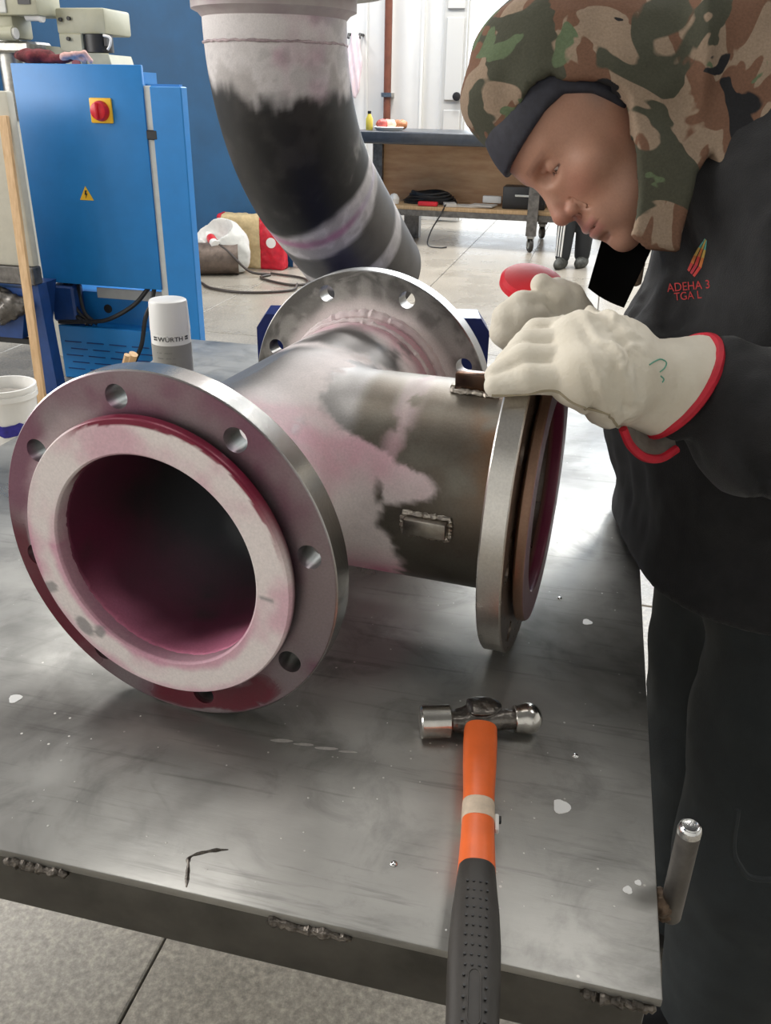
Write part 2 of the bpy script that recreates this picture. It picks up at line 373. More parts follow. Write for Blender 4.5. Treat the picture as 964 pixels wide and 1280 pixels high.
# ------------------------------------------------------------------ workbench far behind
BQ = 8.75
wk = empty('workbench', H(-1.4, BQ, 0), YAW, 'long dark topped workbench with plywood back and castors by the far wall', 'workbench')
bm = bmesh.new(); box(bm, -1.05, 1.35, 0, 1.0, .93, 1.045, .02, 3); bm_obj('bench_top', bm, mat('dark_bench_top', (.045, .05, .06), .3, var=.2), wk)
bm = bmesh.new(); box(bm, -1.0, 1.3, .62, .66, .33, .93); bm_obj('back_panel', bm, M_['ply'], wk, smooth=False)
bm = bmesh.new(); box(bm, -1.0, 1.3, .1, .98, .315, .365); bm_obj('shelf', bm, M_['wood'], wk, smooth=False)
bm = bmesh.new(); box(bm, -1.0, 1.3, .07, .1, .275, .33); bm_obj('shelf_rail', bm, M_['steel_dark'], wk, smooth=False)
for x in (-.93, 1.22):
    bm = bmesh.new(); box(bm, x-.05, x+.05, .55, .62, .33, .93); bm_obj('post', bm, M_['steel_dark'], wk, smooth=False)
for x in (-.5,):
    bm = bmesh.new(); box(bm, x-.12, x+.04, .5, .62, 0, .315); bm_obj('foot', bm, M_['steel_dark'], wk, smooth=False)
def castor_leg(x, y, h):
    bm = bmesh.new(); box(bm, x-.05, x+.05, y-.03, y+.03, .15, h); lg = bm_obj('leg', bm, M_['steel_dark'], wk, smooth=False)
    bm = bmesh.new(); box(bm, x-.035, x+.035, y-.05, y+.05, .13, .15); box(bm, x-.03, x-.022, y-.03, y+.03, .05, .14); box(bm, x+.022, x+.03, y-.03, y+.03, .05, .14); bm_obj('castor_fork', bm, M_['steel_mid'], lg, smooth=False)
    bm = bmesh.new(); lathe(bm, [(.02, -.018), (.058, -.02), (.065, -.012), (.065, .012), (.058, .02), (.02, .018)], 24, axis_m((x, y, .065), (1, .4, 0))); bm_obj('castor_wheel', bm, M_['rubber'], lg)
    bm = bmesh.new(); lathe(bm, [(0, -.022), (.033, -.022), (.033, .022), (0, .022)], 16, axis_m((x, y, .065), (1, .4, 0))); bm_obj('wheel_hub', bm, M_['grey_paint'], lg)
castor_leg(.755, 0, .93); castor_leg(.80, .95, .93)
def far(name, label, cat, p, q, z, bm, m, group=None):
    o = bm_obj(name, bm, m); o.location = H(p, q, z); o.rotation_euler = (0, 0, YAW); return tag(o, label, cat, group)
SQ = 9.08
bm = bmesh.new(); box(bm, -.21, .21, -.12, .12, 0, .21, .012); cs = far('tool_case', 'black plastic tool case on the workbench shelf behind the castor leg', 'case', -.76, SQ, .365, bm, M_['black'])
bm = bmesh.new(); tube(bm, [(-.08, -.12, .13), (-.08, -.15, .13), (.08, -.15, .13), (.08, -.12, .13)], .01, 6); bm_obj('handle', bm, M_['grey_paint'], cs)
bm = bmesh.new()
for k in range(5):
    a = [(cos(t*pi/9)*(.27-.02*k), sin(t*pi/9)*.12, .02+.022*k+.01*sin(t+k)) for t in range(18)]; tube(bm, a, .014, 6, closed=True)
far('cable_coil', 'coil of black cable lying on the plywood backed workbench shelf', 'cable', -1.72, SQ+.03, .365, bm, M_['black'])
bm = bmesh.new(); box(bm, -.1, .1, -.03, .03, 0, .045, .015); far('hand_tool', 'red handled tool lying in front of the black cable coil', 'tool', -1.70, SQ-.2, .367, bm, M_['red'])
bm = bmesh.new(); lathe(bm, [(0, 0), (.05, 0), (.055, .05), (.03, .09), (0, .1)], 16); far('white_jar', 'small white round container at the left of the cable coil', 'jar', -2.07, SQ-.1, .366, bm, M_['white'])
for i, (p, w, a) in enumerate(((-1.26, .17, .05), (-1.16, .12, -.2), (-1.5, .06, .3))):
    bm = bmesh.new(); box(bm, -w, w, -.09, .09, 0, .012+.02*(i == 2)); o = far('paper_sheets', ('loose white papers on the shelf left of the tool case', 'single small white paper just before the tool case', 'folded thick grey paper between papers and cable coil')[i], 'paper', p, SQ-.05-.02*i, .366+.013*(i == 1), bm, mat('paper', (.6, .57, .52), .8)); o.rotation_euler.z += a
bm = bmesh.new(); box(bm, -.05, .14, -.03, .03, 0, .07, .01); far('white_box', 'small white carton leaning beside the black tool case', 'box', -1.14, SQ+.1, .392, bm, M_['white'])
bm = bmesh.new(); tube(bm, spline([(0, 0, .39), (-.03, -.12, .3), (-.11, -.16, .15), (-.13, -.2, .02), (0, -.25, .008), (.06, -.2, .008)], 6), .007, 6)
far('hanging_cable', 'thin dark cable hanging from the workbench shelf to the floor', 'cable', -1.52, 8.9, 0, bm, M_['black'])
# food on the bench
fb = empty('drink_bottle', H(-2.33, 8.95, 1.045), YAW, 'small yellow bottle with dark cap on the far workbench', 'bottle')
bm = bmesh.new(); lathe(bm, [(0, 0), (.034, 0), (.036, .02), (.036, .1), (.02, .13), (.016, .15), (0, .15)], 16); bm_obj('bottle', bm, mat('yellow_drink', (.62, .5, .08), .2), fb)
bm = bmesh.new(); lathe(bm, [(.018, .145), (.018, .17), (0, .17)], 12); bm_obj('cap', bm, M_['black'], fb)
ft = empty('snack_tray', H(-2.13, 8.95, 1.045), YAW, 'white tray of wrapped snacks beside the yellow bottle', 'tray')
bm = bmesh.new(); lathe(bm, [(0, 0), (.12, 0), (.15, .03), (.145, .035), (.115, .008), (0, .008)], 20); bm_obj('tray', bm, M_['white'], ft)
for i, (x, y, c) in enumerate(((-.08, 0, (.35, .06, .05)), (-.02, .04, (.7, .3, .25)), (.03, -.03, (.75, .6, .45)), (.09, .01, (.42, .16, .06)), (.12, .05, (.5, .2, .08)), (-.05, -.05, (.55, .12, .1)))):
    bm = bmesh.new(); bmesh.ops.create_icosphere(bm, subdivisions=2, radius=.05)
    for v in bm.verts: v.co = Vector((x+v.co.x*1.1, y+v.co.y, .055+v.co.z*.9+random.uniform(-.008, .008)))
    bm_obj('snack', bm, mat('snack_wrapper', c, .4), ft)

# ------------------------------------------------------------------ blue electrical cabinet of the machine
CB = (-2.3, 3.8)
cb = empty('machine_cabinet', H(*CB, 0), YAW, 'bright blue electrical cabinet with red and yellow rotary switch and warning sign', 'cabinet')
bm = bmesh.new(); box(bm, -.355, .285, -.0, .022, .485, 1.447, .004, 2); dd = bm_obj('door', bm, M_['blue_paint'], cb)
bm = bmesh.new(); box(bm, -.345, .275, .024, .16, .48, 1.42); bm_obj('body', bm, M_['blue_paint'], cb, smooth=False)
bm = bmesh.new(); box(bm, .278, .318, .01, .08, .455, 1.367, .003, 1); bm_obj('side_frame', bm, M_['grey_paint'], cb)
bm = bmesh.new(); box(bm, .322, .472, -.01, .05, 0, 1.365, .004, 1); box(bm, .29, .45, .02, .05, 1.365, 1.374); bm_obj('tall_panel', bm, M_['blue_paint'], cb)
bm = bmesh.new(); box(bm, .288, .34, -.012, .01, 1.15, 1.19, .004, 1); bm_obj('latch', bm, M_['black'], cb)
# rotary switch and sign are parts of the door
bm = bmesh.new(); box(bm, .022, .131, -.012, 0, 1.212, 1.315, .006, 2); sp = bm_obj('switch_plate', bm, M_['yellow'], dd)
bm = bmesh.new(); lathe(bm, [(0, .036), (.026, .036), (.036, .03), (.042, .008), (.042, 0)], 28, axis_m((.078, -.012, 1.262), (0, -1, 0))); box(bm, .07, .086, -.06, -.03, 1.228, 1.296, .005, 2)
kb = bm_obj('switch_knob', bm, M_['red'], dd)
def tri(w, h, y, z0):
    b_ = bmesh.new(); prism(b_, [(-w, 0), (w, 0), (0, h)], 0, .0015, basis((-.055, y, z0), (1, 0, 0), (0, 0, 1), (0, -1, 0))); return b_
ws = bm_obj('warning_sign', tri(.036, .062, 0, .88), M_['yellow'], dd, smooth=False)
bm = bmesh.new(); z0 = .88
prism(bm, [(-.003, .044), (.006, .044), (.001, .03), (.008, .03), (-.004, .008), (-.001, .024), (-.008, .024)], .0016, .0026, basis((-.055, 0, z0), (1, 0, 0), (0, 0, 1), (0, -1, 0)))
bm_obj('warning_bolt', bm, M_['black'], dd, smooth=False)
# base with louvres, recess and cables
bm = bmesh.new(); box(bm, -.31, .275, .0, .42, 0, .275, .004, 1); bs_ = bm_obj('base', bm, M_['blue_paint'], cb)
bm = bmesh.new(); box(bm, -.34, .3, .1, .3, .275, .43); bm_obj('recess_panel', bm, M_['blue_paint'], cb, smooth=False)
bm = bmesh.new(); box(bm, -.12, .275, .09, .1, .405, .455); bm_obj('recess_strip', bm, M_['grey_paint'], cb, smooth=False)
bm = bmesh.new(); lathe(bm, [(0, .004), (.022, .004), (.022, 0)], 20, axis_m((-.075, .1, .35), (0, -1, 0))); bm_obj('cable_gland', bm, M_['black'], cb)
bm = bmesh.new(); box(bm, -.06, .06, 0, .004, 0, .006, .002, 1); lv = bm_obj('louvre', bm, M_['dark_blue'], bs_, smooth=False); k = 0
for r_ in range(5):
    for c_ in range(4):
        o = lv if k == 0 else lv.copy()
        if k: COL.objects.link(o); o.parent = bs_
        o.location = (-.235+c_*.125+(r_ % 2)*.03, -.004, .19-r_*.035); o.scale.x = .8; k += 1
for pts, r_ in (([(.235, .03, .5), (.225, .0, .42), (.2, -.03, .35), (.17, -.04, .22), (.12, -.04, .13)], .011),
                ([(.19, .05, .48), (.12, .02, .40), (.0, .0, .33), (-.1, .0, .305), (-.3, .0, .29)], .011),
                ([(-.27, .06, .48), (-.26, .03, .4), (-.22, .02, .33), (-.14, .0, .292)], .012),
                ([(-.24, .06, .48), (-.22, .03, .4), (-.19, .02, .34), (-.12, .01, .288)], .008),
                ([(-.2, .06, .48), (-.18, .03, .42), (-.16, .02, .34), (-.1, .02, .288)], .009)):
    bm = bmesh.new(); tube(bm, spline(pts, 6), r_, 8); bm_obj('cable', bm, M_['black'], cb)
bm = bmesh.new(); box(bm, -.33, -.2, .0, .1, .29, .47, .01, 1); bm_obj('connector_box', bm, M_['dark_blue'], cb)

# ------------------------------------------------------------------ beige milling head behind the cabinet
ml = empty('milling_machine', H(-2.5, 4.2, 0), YAW, 'beige machine head with black motor standing behind the blue cabinet', 'machine')
bm = bmesh.new(); box(bm, -.15, .11, 0, .25, 1.585, 1.695, .012, 2); bm_obj('upper_housing', bm, M_['beige'], ml)
bm = bmesh.new(); box(bm, -.145, -.02, 0, .24, 1.5, 1.59, .006, 1); bm_obj('side_housing', bm, M_['beige'], ml)
bm = bmesh.new(); tube(bm, [(.04, .05, 1.51), (.04, .05, 1.585)], .066, 20); box(bm, .1, .115, -.01, .03, 1.535, 1.57); bm_obj('motor', bm, M_['black'], ml)
bm = bmesh.new(); tube(bm, spline([(.1, -.01, 1.58), (.135, -.01, 1.57), (.13, -.01, 1.54), (.115, -.01, 1.52)], 5), .006, 8); bm_obj('handle', bm, M_['white'], ml)
bm = bmesh.new(); prism(bm, [(-.22, 1.43), (.13, 1.43), (.11, 1.5), (-.13, 1.515), (-.15, 1.53), (-.22, 1.535)], 0, .22, basis((0, 0, 0), (1, 0, 0), (0, 0, 1), (0, 1, 0))); bm_obj('arm', bm, M_['beige'], ml, smooth=False)
bm = bmesh.new(); box(bm, -.09, -.045, -.003, 0.0, 1.435, 1.487); bm_obj('red_panel', bm, mat('dull_red_label', (.3, .08, .1), .6), ml, smooth=False)
bm = bmesh.new(); box(bm, -.035, -.01, -.003, 0.0, 1.435, 1.487); bm_obj('blue_panel', bm, mat('dull_blue_label', (.09, .14, .22), .6), ml, smooth=False)
for x, z in ((-.12, 1.645), (-.075, 1.65), (-.09, 1.565), (-.205, 1.5)):
    bm = bmesh.new(); lathe(bm, [(0, .012), (.009, .012), (.009, 0)], 10, axis_m((x, 0, z), (0, -1, 0))); bm_obj('bolt', bm, M_['black'], ml)
bm = bmesh.new(); box(bm, -.2, .05, .05, .2, 0, 1.44); bm_obj('column', bm, M_['beige'], ml, smooth=False)
m2 = empty('milling_quill', H(-2.8, 4.1, 0), YAW, 'beige machine control head with screen at the upper left corner', 'machine')
bm = bmesh.new(); box(bm, -.25, .125, 0, .2, 1.655, 1.86, .01, 2); bm_obj('control_box', bm, M_['beige'], m2)
bm = bmesh.new(); box(bm, -.1, -.035, -.006, 0, 1.665, 1.76, .004, 1); bm_obj('button_panel', bm, M_['grey_paint'], m2)
bm = bmesh.new(); box(bm, -.2, -.1, -.004, 0, 1.67, 1.72); bm_obj('display', bm, mat('grey_display', (.25, .28, .3), .2), m2, smooth=False)
bm = bmesh.new(); box(bm, .03, .095, -.005, 0, 1.70, 1.76); bm_obj('screen', bm, M_['black'], m2, smooth=False)
bm = bmesh.new(); tube(bm, [(.03, .05, 1.655), (.1, .05, 1.655)], .02, 14); tube(bm, [(.1, .05, 1.655), (.115, .05, 1.655)], .026, 14); bm_obj('knob', bm, M_['white'], m2)
bm = bmesh.new(); box(bm, -.2, -.03, .02, .18, 1.56, 1.66, .015, 2); tube(bm, [(-.08, -.02, 1.58), (.0, -.02, 1.58)], .03, 16); bm_obj('spindle_housing', bm, M_['beige'], m2)
bm = bmesh.new(); tube(bm, [(-.02, -.02, 1.58), (.01, -.02, 1.58)], .024, 16); bm_obj('dial', bm, M_['white'], m2)
bm = bmesh.new(); tube(bm, [(-.12, .1, 1.2), (-.12, .1, 1.57)], .06, 18); box(bm, -.3, .05, .0, .2, 1.5, 1.55, .01, 1); bm_obj('spindle', bm, M_['steel_mid'], m2)
bm = bmesh.new(); box(bm, -.25, -.0, .05, .25, 0, 1.3); bm_obj('machine_body', bm, M_['cream'], m2, smooth=False)
# crumpled red cloth gloves on top of the cabinet
def gl(P):
    d = smin(ell(P, (-.05, 0, .03), (.1, .06, .032)), ell(P, (.06, -.01, .02), (.09, .03, .02)), .02)
    return d+.016*(fbm(P, 28, 3)-.5)
gq = sdf_obj('red_rag', gl, (-.19, -.09, -.03), (.19, .09, .1), .006, mat('red_cloth', (.13, .02, .025), .9, var=.6, vs=30), None)
gq.location = H(-2.57, 3.95, 1.45); gq.rotation_euler = (0, 0, YAW); tag(gq, 'dark red crumpled rag lying on top of the blue cabinet', 'rag')
def gl2(P): return smin(chain(P, [(.0, 0, .03), (.05, 0, .035), (.1, .01, .02)], [.016, .014, .012]), chain(P, [(.02, -.03, .03), (.08, -.02, .04), (.11, -.0, .045), (.13, .01, .015)], [.012, .01, .01, .012]), .01)+.008*(fbm(P, 50, 2)-.5)
gq = sdf_obj('work_glove', gl2, (-.05, -.07, -.02), (.18, .06, .09), .004, mat('pale_pink_leather', (.62, .38, .34), .8, var=.2)); gq.location = H(-2.46, 3.92, 1.45); gq.rotation_euler = (0, 0, YAW)
tag(gq, 'pale pink work glove on the dark red rag above the cabinet', 'glove')
# cream machine body with tray and blue frame at the left edge
lt = empty('chip_conveyor', H(-2.56, 3.5, 0), YAW, 'cream machine body on a dark blue frame with chip tray at left edge', 'machine')
bm = bmesh.new(); box(bm, -.5, .062, .02, .07, .61, 1.335, .01, 2); bm_obj('cover', bm, M_['cream'], lt)
bm = bmesh.new(); box(bm, -.5, .066, .0, .07, .53, .61, .005, 1); bm_obj('tray_rim', bm, M_['steel_dark'], lt)
bm = bmesh.new(); prism(bm, [(-.5, .51), (-.0, .51), (-.06, .27), (-.5, .27)], 0, .25, basis((0, .02, 0), (1, 0, 0), (0, 0, 1), (0, 1, 0))); bm_obj('chip_tray', bm, M_['dark_blue'], lt, smooth=False)
def chips(P): return ell(P, (-.25, -.0, .43), (.26, .05, .09))+.06*(fbm(P, 40, 3)-.5)
sdf_obj('metal_chips', chips, (-.55, -.1, .3), (.05, .1, .56), .014, M_['steel_dark'], lt, kind='stuff')
bm = bmesh.new(); prism(bm, [(0.0, .53), (.06, .53), (.082, 0), (.01, 0)], 0, .07, basis((0, .03, 0), (1, 0, 0), (0, 0, 1), (0, 1, 0))); bm_obj('leg', bm, M_['dark_blue'], lt, smooth=False)
bm = bmesh.new(); box(bm, -.6, .02, .05, .09, .235, .26); bm_obj('cross_bar', bm, M_['black'], lt, smooth=False)
# leaning plank
pl = bmesh.new(); a = H(-2.515, 3.50, 1.24); b = H(-2.43, 3.33, 0.0); z = (a-b).normalized(); x = E_; x = (x-z*x.dot(z)).normalized()
box(pl, -.021, .021, -.009, .009, 0, (a-b).length, .002, 1, basis(b, x, z.cross(x), z)); tag(bm_obj('wooden_plank', pl, M_['wood']), 'long narrow pine plank leaning against the blue cabinet', 'plank')
# sticks by the cabinet
for i, (p, q, r_, a) in enumerate(((-2.0, 3.30, .02, .5), (-1.96, 3.38, .015, .62), (-1.97, 3.24, .013, .42))):
    bm = bmesh.new(); tube(bm, [(0, 0, 0), (.0, .0, .36)], r_, 8)
    o = bm_obj('wooden_stick', bm, M_['wood']); o.location = H(p-.06, q, 0.012); o.rotation_euler = (.12, a, YAW)
    tag(o, ('thick short wooden stick slanting up beside the spray can', 'wooden stick furthest behind the spray can, beside the thick one', 'thinnest wooden stick of the three left of the spray can')[i], 'stick', 'wooden sticks')
# bucket
bk = empty('plaster_bucket', H(-2.28, 2.9, 0), YAW, 'white plastic bucket with purple blue band and dried plaster inside', 'bucket')
bm = bmesh.new(); lathe(bm, [(0, .0), (.095, 0), (.115, .215), (.123, .215), (.123, .235), (.116, .235), (.116, .245), (.122, .245), (.122, .262), (.112, .262), (.108, .2), (.09, .012), (0, .012)], 40); bm_obj('bucket', bm, M_['white'], bk)
bm = bmesh.new(); lathe(bm, [(.1028, .07), (.1085, .12), (.109, .12), (.1033, .07)], 40)
for v in bm.verts: v.co.z += (.004*sin(math.atan2(v.co.y, v.co.x)*7)+.003*sin(math.atan2(v.co.y, v.co.x)*17))
bm_obj('band', bm, mat('purple_blue_label', (.03, .025, .28), .5, var=.3, vs=30), bk)
bm = bmesh.new(); lathe(bm, [(0, .222), (.06, .226), (.109, .205), (.109, .2), (0, .2)], 24); bm_obj('dried_plaster', bm, mat('grey_plaster', (.28, .26, .23), .9, var=.3, bump=.5), bk)
# ------------------------------------------------------------------ clutter along the blue wall
tb = bmesh.new(); c0 = H(-3.35, 6.55, .125); c1 = H(-2.86, 6.75, .125); lathe(tb, [(.122, 0), (.125, .002), (.125, (c1-c0).length), (.11, (c1-c0).length), (.11, 0)], 40, axis_m(c0, c1-c0), closed=True)
tag(bm_obj('floor_pipe', tb, mat('brown_grey_pipe', (.15, .115, .095), .5, .4, var=.3)), 'short brown grey pipe lying on the floor before the white sack', 'pipe')
def sackA(P):
    w = 1-sst(.0, .4, P[..., 2])*.15
    d = np.maximum(ell(P, (0, 0, .15), (.21, .14, .25)), -ell(P, (-.04, -.06, .36), (.15, .1, .16)))
    return smax(d, -(P[..., 2]+.0), .01)+.03*(fbm(P, 11, 3)-.5)
o = sdf_obj('white_sack', sackA, (-.3, -.25, -.03), (.3, .25, .45), .012, mat('white_woven_sack', (.66, .66, .63), .8, var=.12, vs=15)); o.location = H(-3.02, 6.80, .01); o.scale = (1.15, 1.1, 1.05); o.rotation_euler = (0, 0, YAW)
tag(o, 'open white woven sack slumped on the floor by the blue wall', 'sack')
rs = empty('red_sack', H(-2.86, 7.08, 0), YAW, 'red and cream printed paper sack behind the open white sack', 'sack')
def sackB(P):
    q = np.abs(P-np.array((.0, .0, .2)))-np.array((.26, .03, .20)); bx = np.linalg.norm(np.maximum(q, 0), axis=-1)+np.minimum(q.max(-1), 0)-.035
    return np.maximum(bx+.12*np.maximum(0, P[..., 2]-.3)*sst(.0, .25, P[..., 0]), -P[..., 2])+.028*(fbm(P, 13, 3)-.5)
sdf_obj('cream_front', lambda P: np.maximum(sackB(P), np.maximum(P[..., 0]-.09, -.26-P[..., 0])), (-.35, -.12, -.02), (.34, .12, .5), .012, mat('cream_sack_paper', (.6, .47, .26), .7, var=.15, vs=25), rs)
sdf_obj('red_side', lambda P: np.maximum(sackB(P), -P[..., 0]+.085), (-.35, -.12, -.02), (.34, .12, .5), .012, mat('red_sack_paper', (.58, .01, .03), .45, var=.2), rs)
sdf_obj('red_edge', lambda P: np.maximum(sackB(P)-.004, np.maximum(P[..., 0]+.25, -.32-P[..., 0])), (-.35, -.12, -.02), (.34, .12, .5), .01, bpy.data.materials['red_sack_paper'], rs)
bm = bmesh.new(); lathe(bm, [(0, .004), (.042, .004), (.042, 0)], 20, axis_m((.19, -.066, .22), (.1, -1, 0))); bm_obj('white_dot', bm, M_['white'], rs)
# floor cable with red and white plug
fc = empty('floor_cable', H(-2.6, 6.6, 0), YAW, 'long thin dark cable looped on the floor below the sacks', 'cable')
loc = lambda L_: [(p+2.6, q-6.6, .012) for p, q in L_]
bm = bmesh.new(); tube(bm, spline([(-.62, .32, .3), (-.45, .1, .26), (-.3, .03, .2), (-.12, .03, .05)]+loc([(-2.59, 6.75), (-2.62, 6.62), (-2.5, 6.5), (-2.28, 6.4), (-2.18, 6.5), (-2.3, 6.7), (-2.6, 6.8)]), 8), .010, 8)
tube(bm, spline(loc([(-2.25, 6.45), (-2.22, 6.2), (-2.5, 6.02), (-2.8, 6.08), (-2.97, 6.25), (-3.1, 6.35)]), 8), .010, 8); bm_obj('cable', bm, mat('brown_black_cable', (.035, .025, .02), .5), fc)
bm = bmesh.new(); tube(bm, [(-.6, .30, .3), (-.5, .17, .27)], .035, 12); tube(bm, [(-.44, .08, .25), (-.40, .03, .24)], .036, 12); bm_obj('plug', bm, M_['white'], fc)
bm = bmesh.new(); tube(bm, [(-.5, .17, .27), (-.44, .08, .25)], .038, 12); bm_obj('plug_ring', bm, M_['red'], fc)
# ------------------------------------------------------------------ person walking behind, seen below the knees
M_['track'] = mat('black_tracksuit_cloth', (.02, .022, .025), .8)
def bgp(P):
    x = P.copy(); y = np.abs(P[..., 0])
    d = chain(P, [(.08, 0, .9), (.075, .02, .5), (.06, .06, .1)], [.1, .09, .068], .03)
    d = np.minimum(d, chain(P, [(-.08, 0, .9), (-.07, -.06, .5), (-.07, -.1, .1)], [.1, .09, .065], .03))
    d = smin(d, cone(P, (0, 0, .95), (0, 0, 1.35), .15, .16), .06); d = smin(d, cone(P, (-.16, 0, 1.4), (.16, 0, 1.4), .06, .06), .06)
    for s in (-1, 1): d = smin(d, chain(P, [(s*.2, 0, 1.38), (s*.26, .03, 1.1), (s*.22, -.12, .9)], [.06, .05, .04], .02), .03)
    d = smin(d, cone(P, (0, 0, 1.4), (0, -.02, 1.55), .06, .05), .03); return smin(d, ell(P, (0, -.03, 1.63), (.075, .095, .115)), .02)
bp_ = sdf_obj('person', bgp, (-.4, -.35, .02), (.4, .3, 1.8), .022, M_['track']); bp_.location = H(-.2, 8.06, 0); bp_.rotation_euler = (0, 0, YAW-.25)
tag(bp_, 'standing person in black tracksuit trousers with white stripes beyond the welder', 'person')
for sx, y in ((-.07, -.1), (.07, .06)):
    sh_ = sdf_obj('shoe', lambda P: smax(smin(ell(P, (sx, y-.05, .04), (.048, .13, .055)), cone(P, (sx, y, .1), (sx, y, .05), .045, .05), .03), -(P[..., 2]-.0), .005), (sx-.1, y-.22, -.02), (sx+.1, y+.12, .18), .012, mat('grey_black_shoe', (.05, .052, .045), .6, var=.8, vs=30), bp_)
bm = bmesh.new()
for k in range(3):
    tube(bm, [(-.115+.024*k, -.145-.012*k, .1), (-.115+.026*k, -.142-.012*k, .3), (-.11+.026*k, -.135-.012*k, .5)], .008, 6)
bm_obj('stripes', bm, M_['white'], bp_)
o = sdf_obj('dark_shoe', lambda P: smax(ell(P, (0, 0, .05), (.06, .13, .07)), -P[..., 2], .005), (-.1, -.16, -.02), (.1, .16, .14), .012, M_['black']); o.location = H(.03, 10.1, 0); tag(o, 'single dark shoe far away on the floor, left of the welder\'s chin flap', 'shoe')

# ------------------------------------------------------------------ steel table
def table_material():
    m = bpy.data.materials.new('table_plate_steel'); m.use_nodes = True; nt = m.node_tree; b = nt.nodes['Principled BSDF']; N = nt.nodes.new; L = nt.links.new
    tc = N('ShaderNodeTexCoord'); src = tc.outputs['Object']
    def noise(s, d=6, r=.6, st=None, dist=0.):
        n = N('ShaderNodeTexNoise'); n.inputs['Scale'].default_value = s; n.inputs['Detail'].default_value = d; n.inputs['Roughness'].default_value = r; n.inputs['Distortion'].default_value = dist
        v = src
        if st:
            mp = N('ShaderNodeMapping'); mp.inputs['Scale'].default_value = st[:3]; mp.inputs['Rotation'].default_value = (0, 0, st[3]); L(v, mp.inputs[0]); v = mp.outputs[0]
        L(v, n.inputs['Vector']); return n.outputs['Fac']
    def ramp(f, stops):
        r = N('ShaderNodeValToRGB'); e = r.color_ramp.elements
        while len(e) < len(stops): e.new(.5)
        for k, (p, c) in enumerate(stops): e[k].position = p; e[k].color = (*c, 1) if not isinstance(c, float) else (c, c, c, 1)
        L(f, r.inputs[0]); return r.outputs[0]
    def mul(a, c, f=1.):
        x = N('ShaderNodeMix'); x.data_type = 'RGBA'; x.blend_type = 'MULTIPLY'; x.inputs[0].default_value = f; L(a, x.inputs[6]); L(c, x.inputs[7]); return x.outputs[2]
    big = ramp(noise(3.1, 5, .55, None, .4), [(.30, (.12, .113, .105)), (.44, (.28, .275, .258)), (.66, (.43, .42, .395))])
    mid = ramp(noise(13, 7, .65, None, .8), [(.3, .6), (.5, 1.), (.7, 1.08)])
    sc = ramp(noise(7, 5, .6, (1, 16, 1, .7), .3), [(.3, .68), (.42, 1.), (.6, 1.)])
    sc2 = ramp(noise(60, 4, .7, (1, 40, 1, -.35)), [(.27, .8), (.4, 1.), (.6, 1.), (.75, 1.12)])
    c = mul(mul(mul(big, mid, .85), sc, .8), sc2, .8)
    sp = N('ShaderNodeTexVoronoi'); sp.inputs['Scale'].default_value = 55; L(src, sp.inputs['Vector'])
    dots = ramp(sp.outputs['Distance'], [(.05, 1.), (.075, 0.), (1., 0.)])
    gate = ramp(noise(9, 2, .5), [(.5, 0.), (.6, 1.)]); dm = mul(dots, gate)
    mx = N('ShaderNodeMix'); mx.data_type = 'RGBA'; L(dm, mx.inputs[0]); L(c, mx.inputs[6]); mx.inputs[7].default_value = (.62, .6, .56, 1); L(mx.outputs[2], b.inputs['Base Color'])
    b.inputs['Metallic'].default_value = .72
    mr = N('ShaderNodeMapRange'); mr.inputs[1].default_value = .3; mr.inputs[2].default_value = .7; mr.inputs[3].default_value = .5; mr.inputs[4].default_value = .25; L(noise(4, 6, .6), mr.inputs[0]); L(mr.outputs[0], b.inputs['Roughness'])
    bp = N('ShaderNodeBump'); bp.inputs['Strength'].default_value = .1; bp.inputs['Distance'].default_value = .001; L(noise(30, 4, .6, (1, 6, 1, .4)), bp.inputs['Height']); L(bp.outputs[0], b.inputs['Normal'])
    return m
TZ = .8; TP, TQ = -.42, 1.15
M_['table'] = table_material()
M_['frame'] = mat('dark_table_frame', (.10, .095, .085), .42, .75, var=.3, vs=18, bump=.06, bs=120)
tbl = empty('welding_table', H(TP, TQ, 0), YAW, 'large grey steel plate welding table with dark box section frame', 'table')
X0, X1, Y0, Y1 = -.522, .523, -.741, .75
bm = bmesh.new(); box(bm, X0, X1, Y0, Y1, TZ-.008, TZ, .0012, 2); bm_obj('tabletop', bm, M_['table'], tbl)
for n_, b_ in (('front_rail', (X0+.003, X1-.008, Y0+.003, Y0+.06)), ('back_rail', (X0+.003, X1-.008, Y1-.06, Y1-.003))):
    bm = bmesh.new(); box(bm, *b_, TZ-.066, TZ-.0082, .004, 2); bm_obj(n_, bm, M_['frame'], tbl)
for n_, x in (('side_rail', X0+.003), ('side_rail', X1-.065)):
    bm = bmesh.new(); box(bm, x, x+.057, Y0+.062, Y1-.062, TZ-.066, TZ-.0082, .004, 2); bm_obj(n_, bm, M_['frame'], tbl)
for x in (X0+.005, X1-.067):
    for y in (Y0+.005, Y1-.065):
        bm = bmesh.new(); box(bm, x, x+.06, y, y+.06, 0, TZ-.067, .004, 2); bm_obj('leg', bm, M_['frame'], tbl)
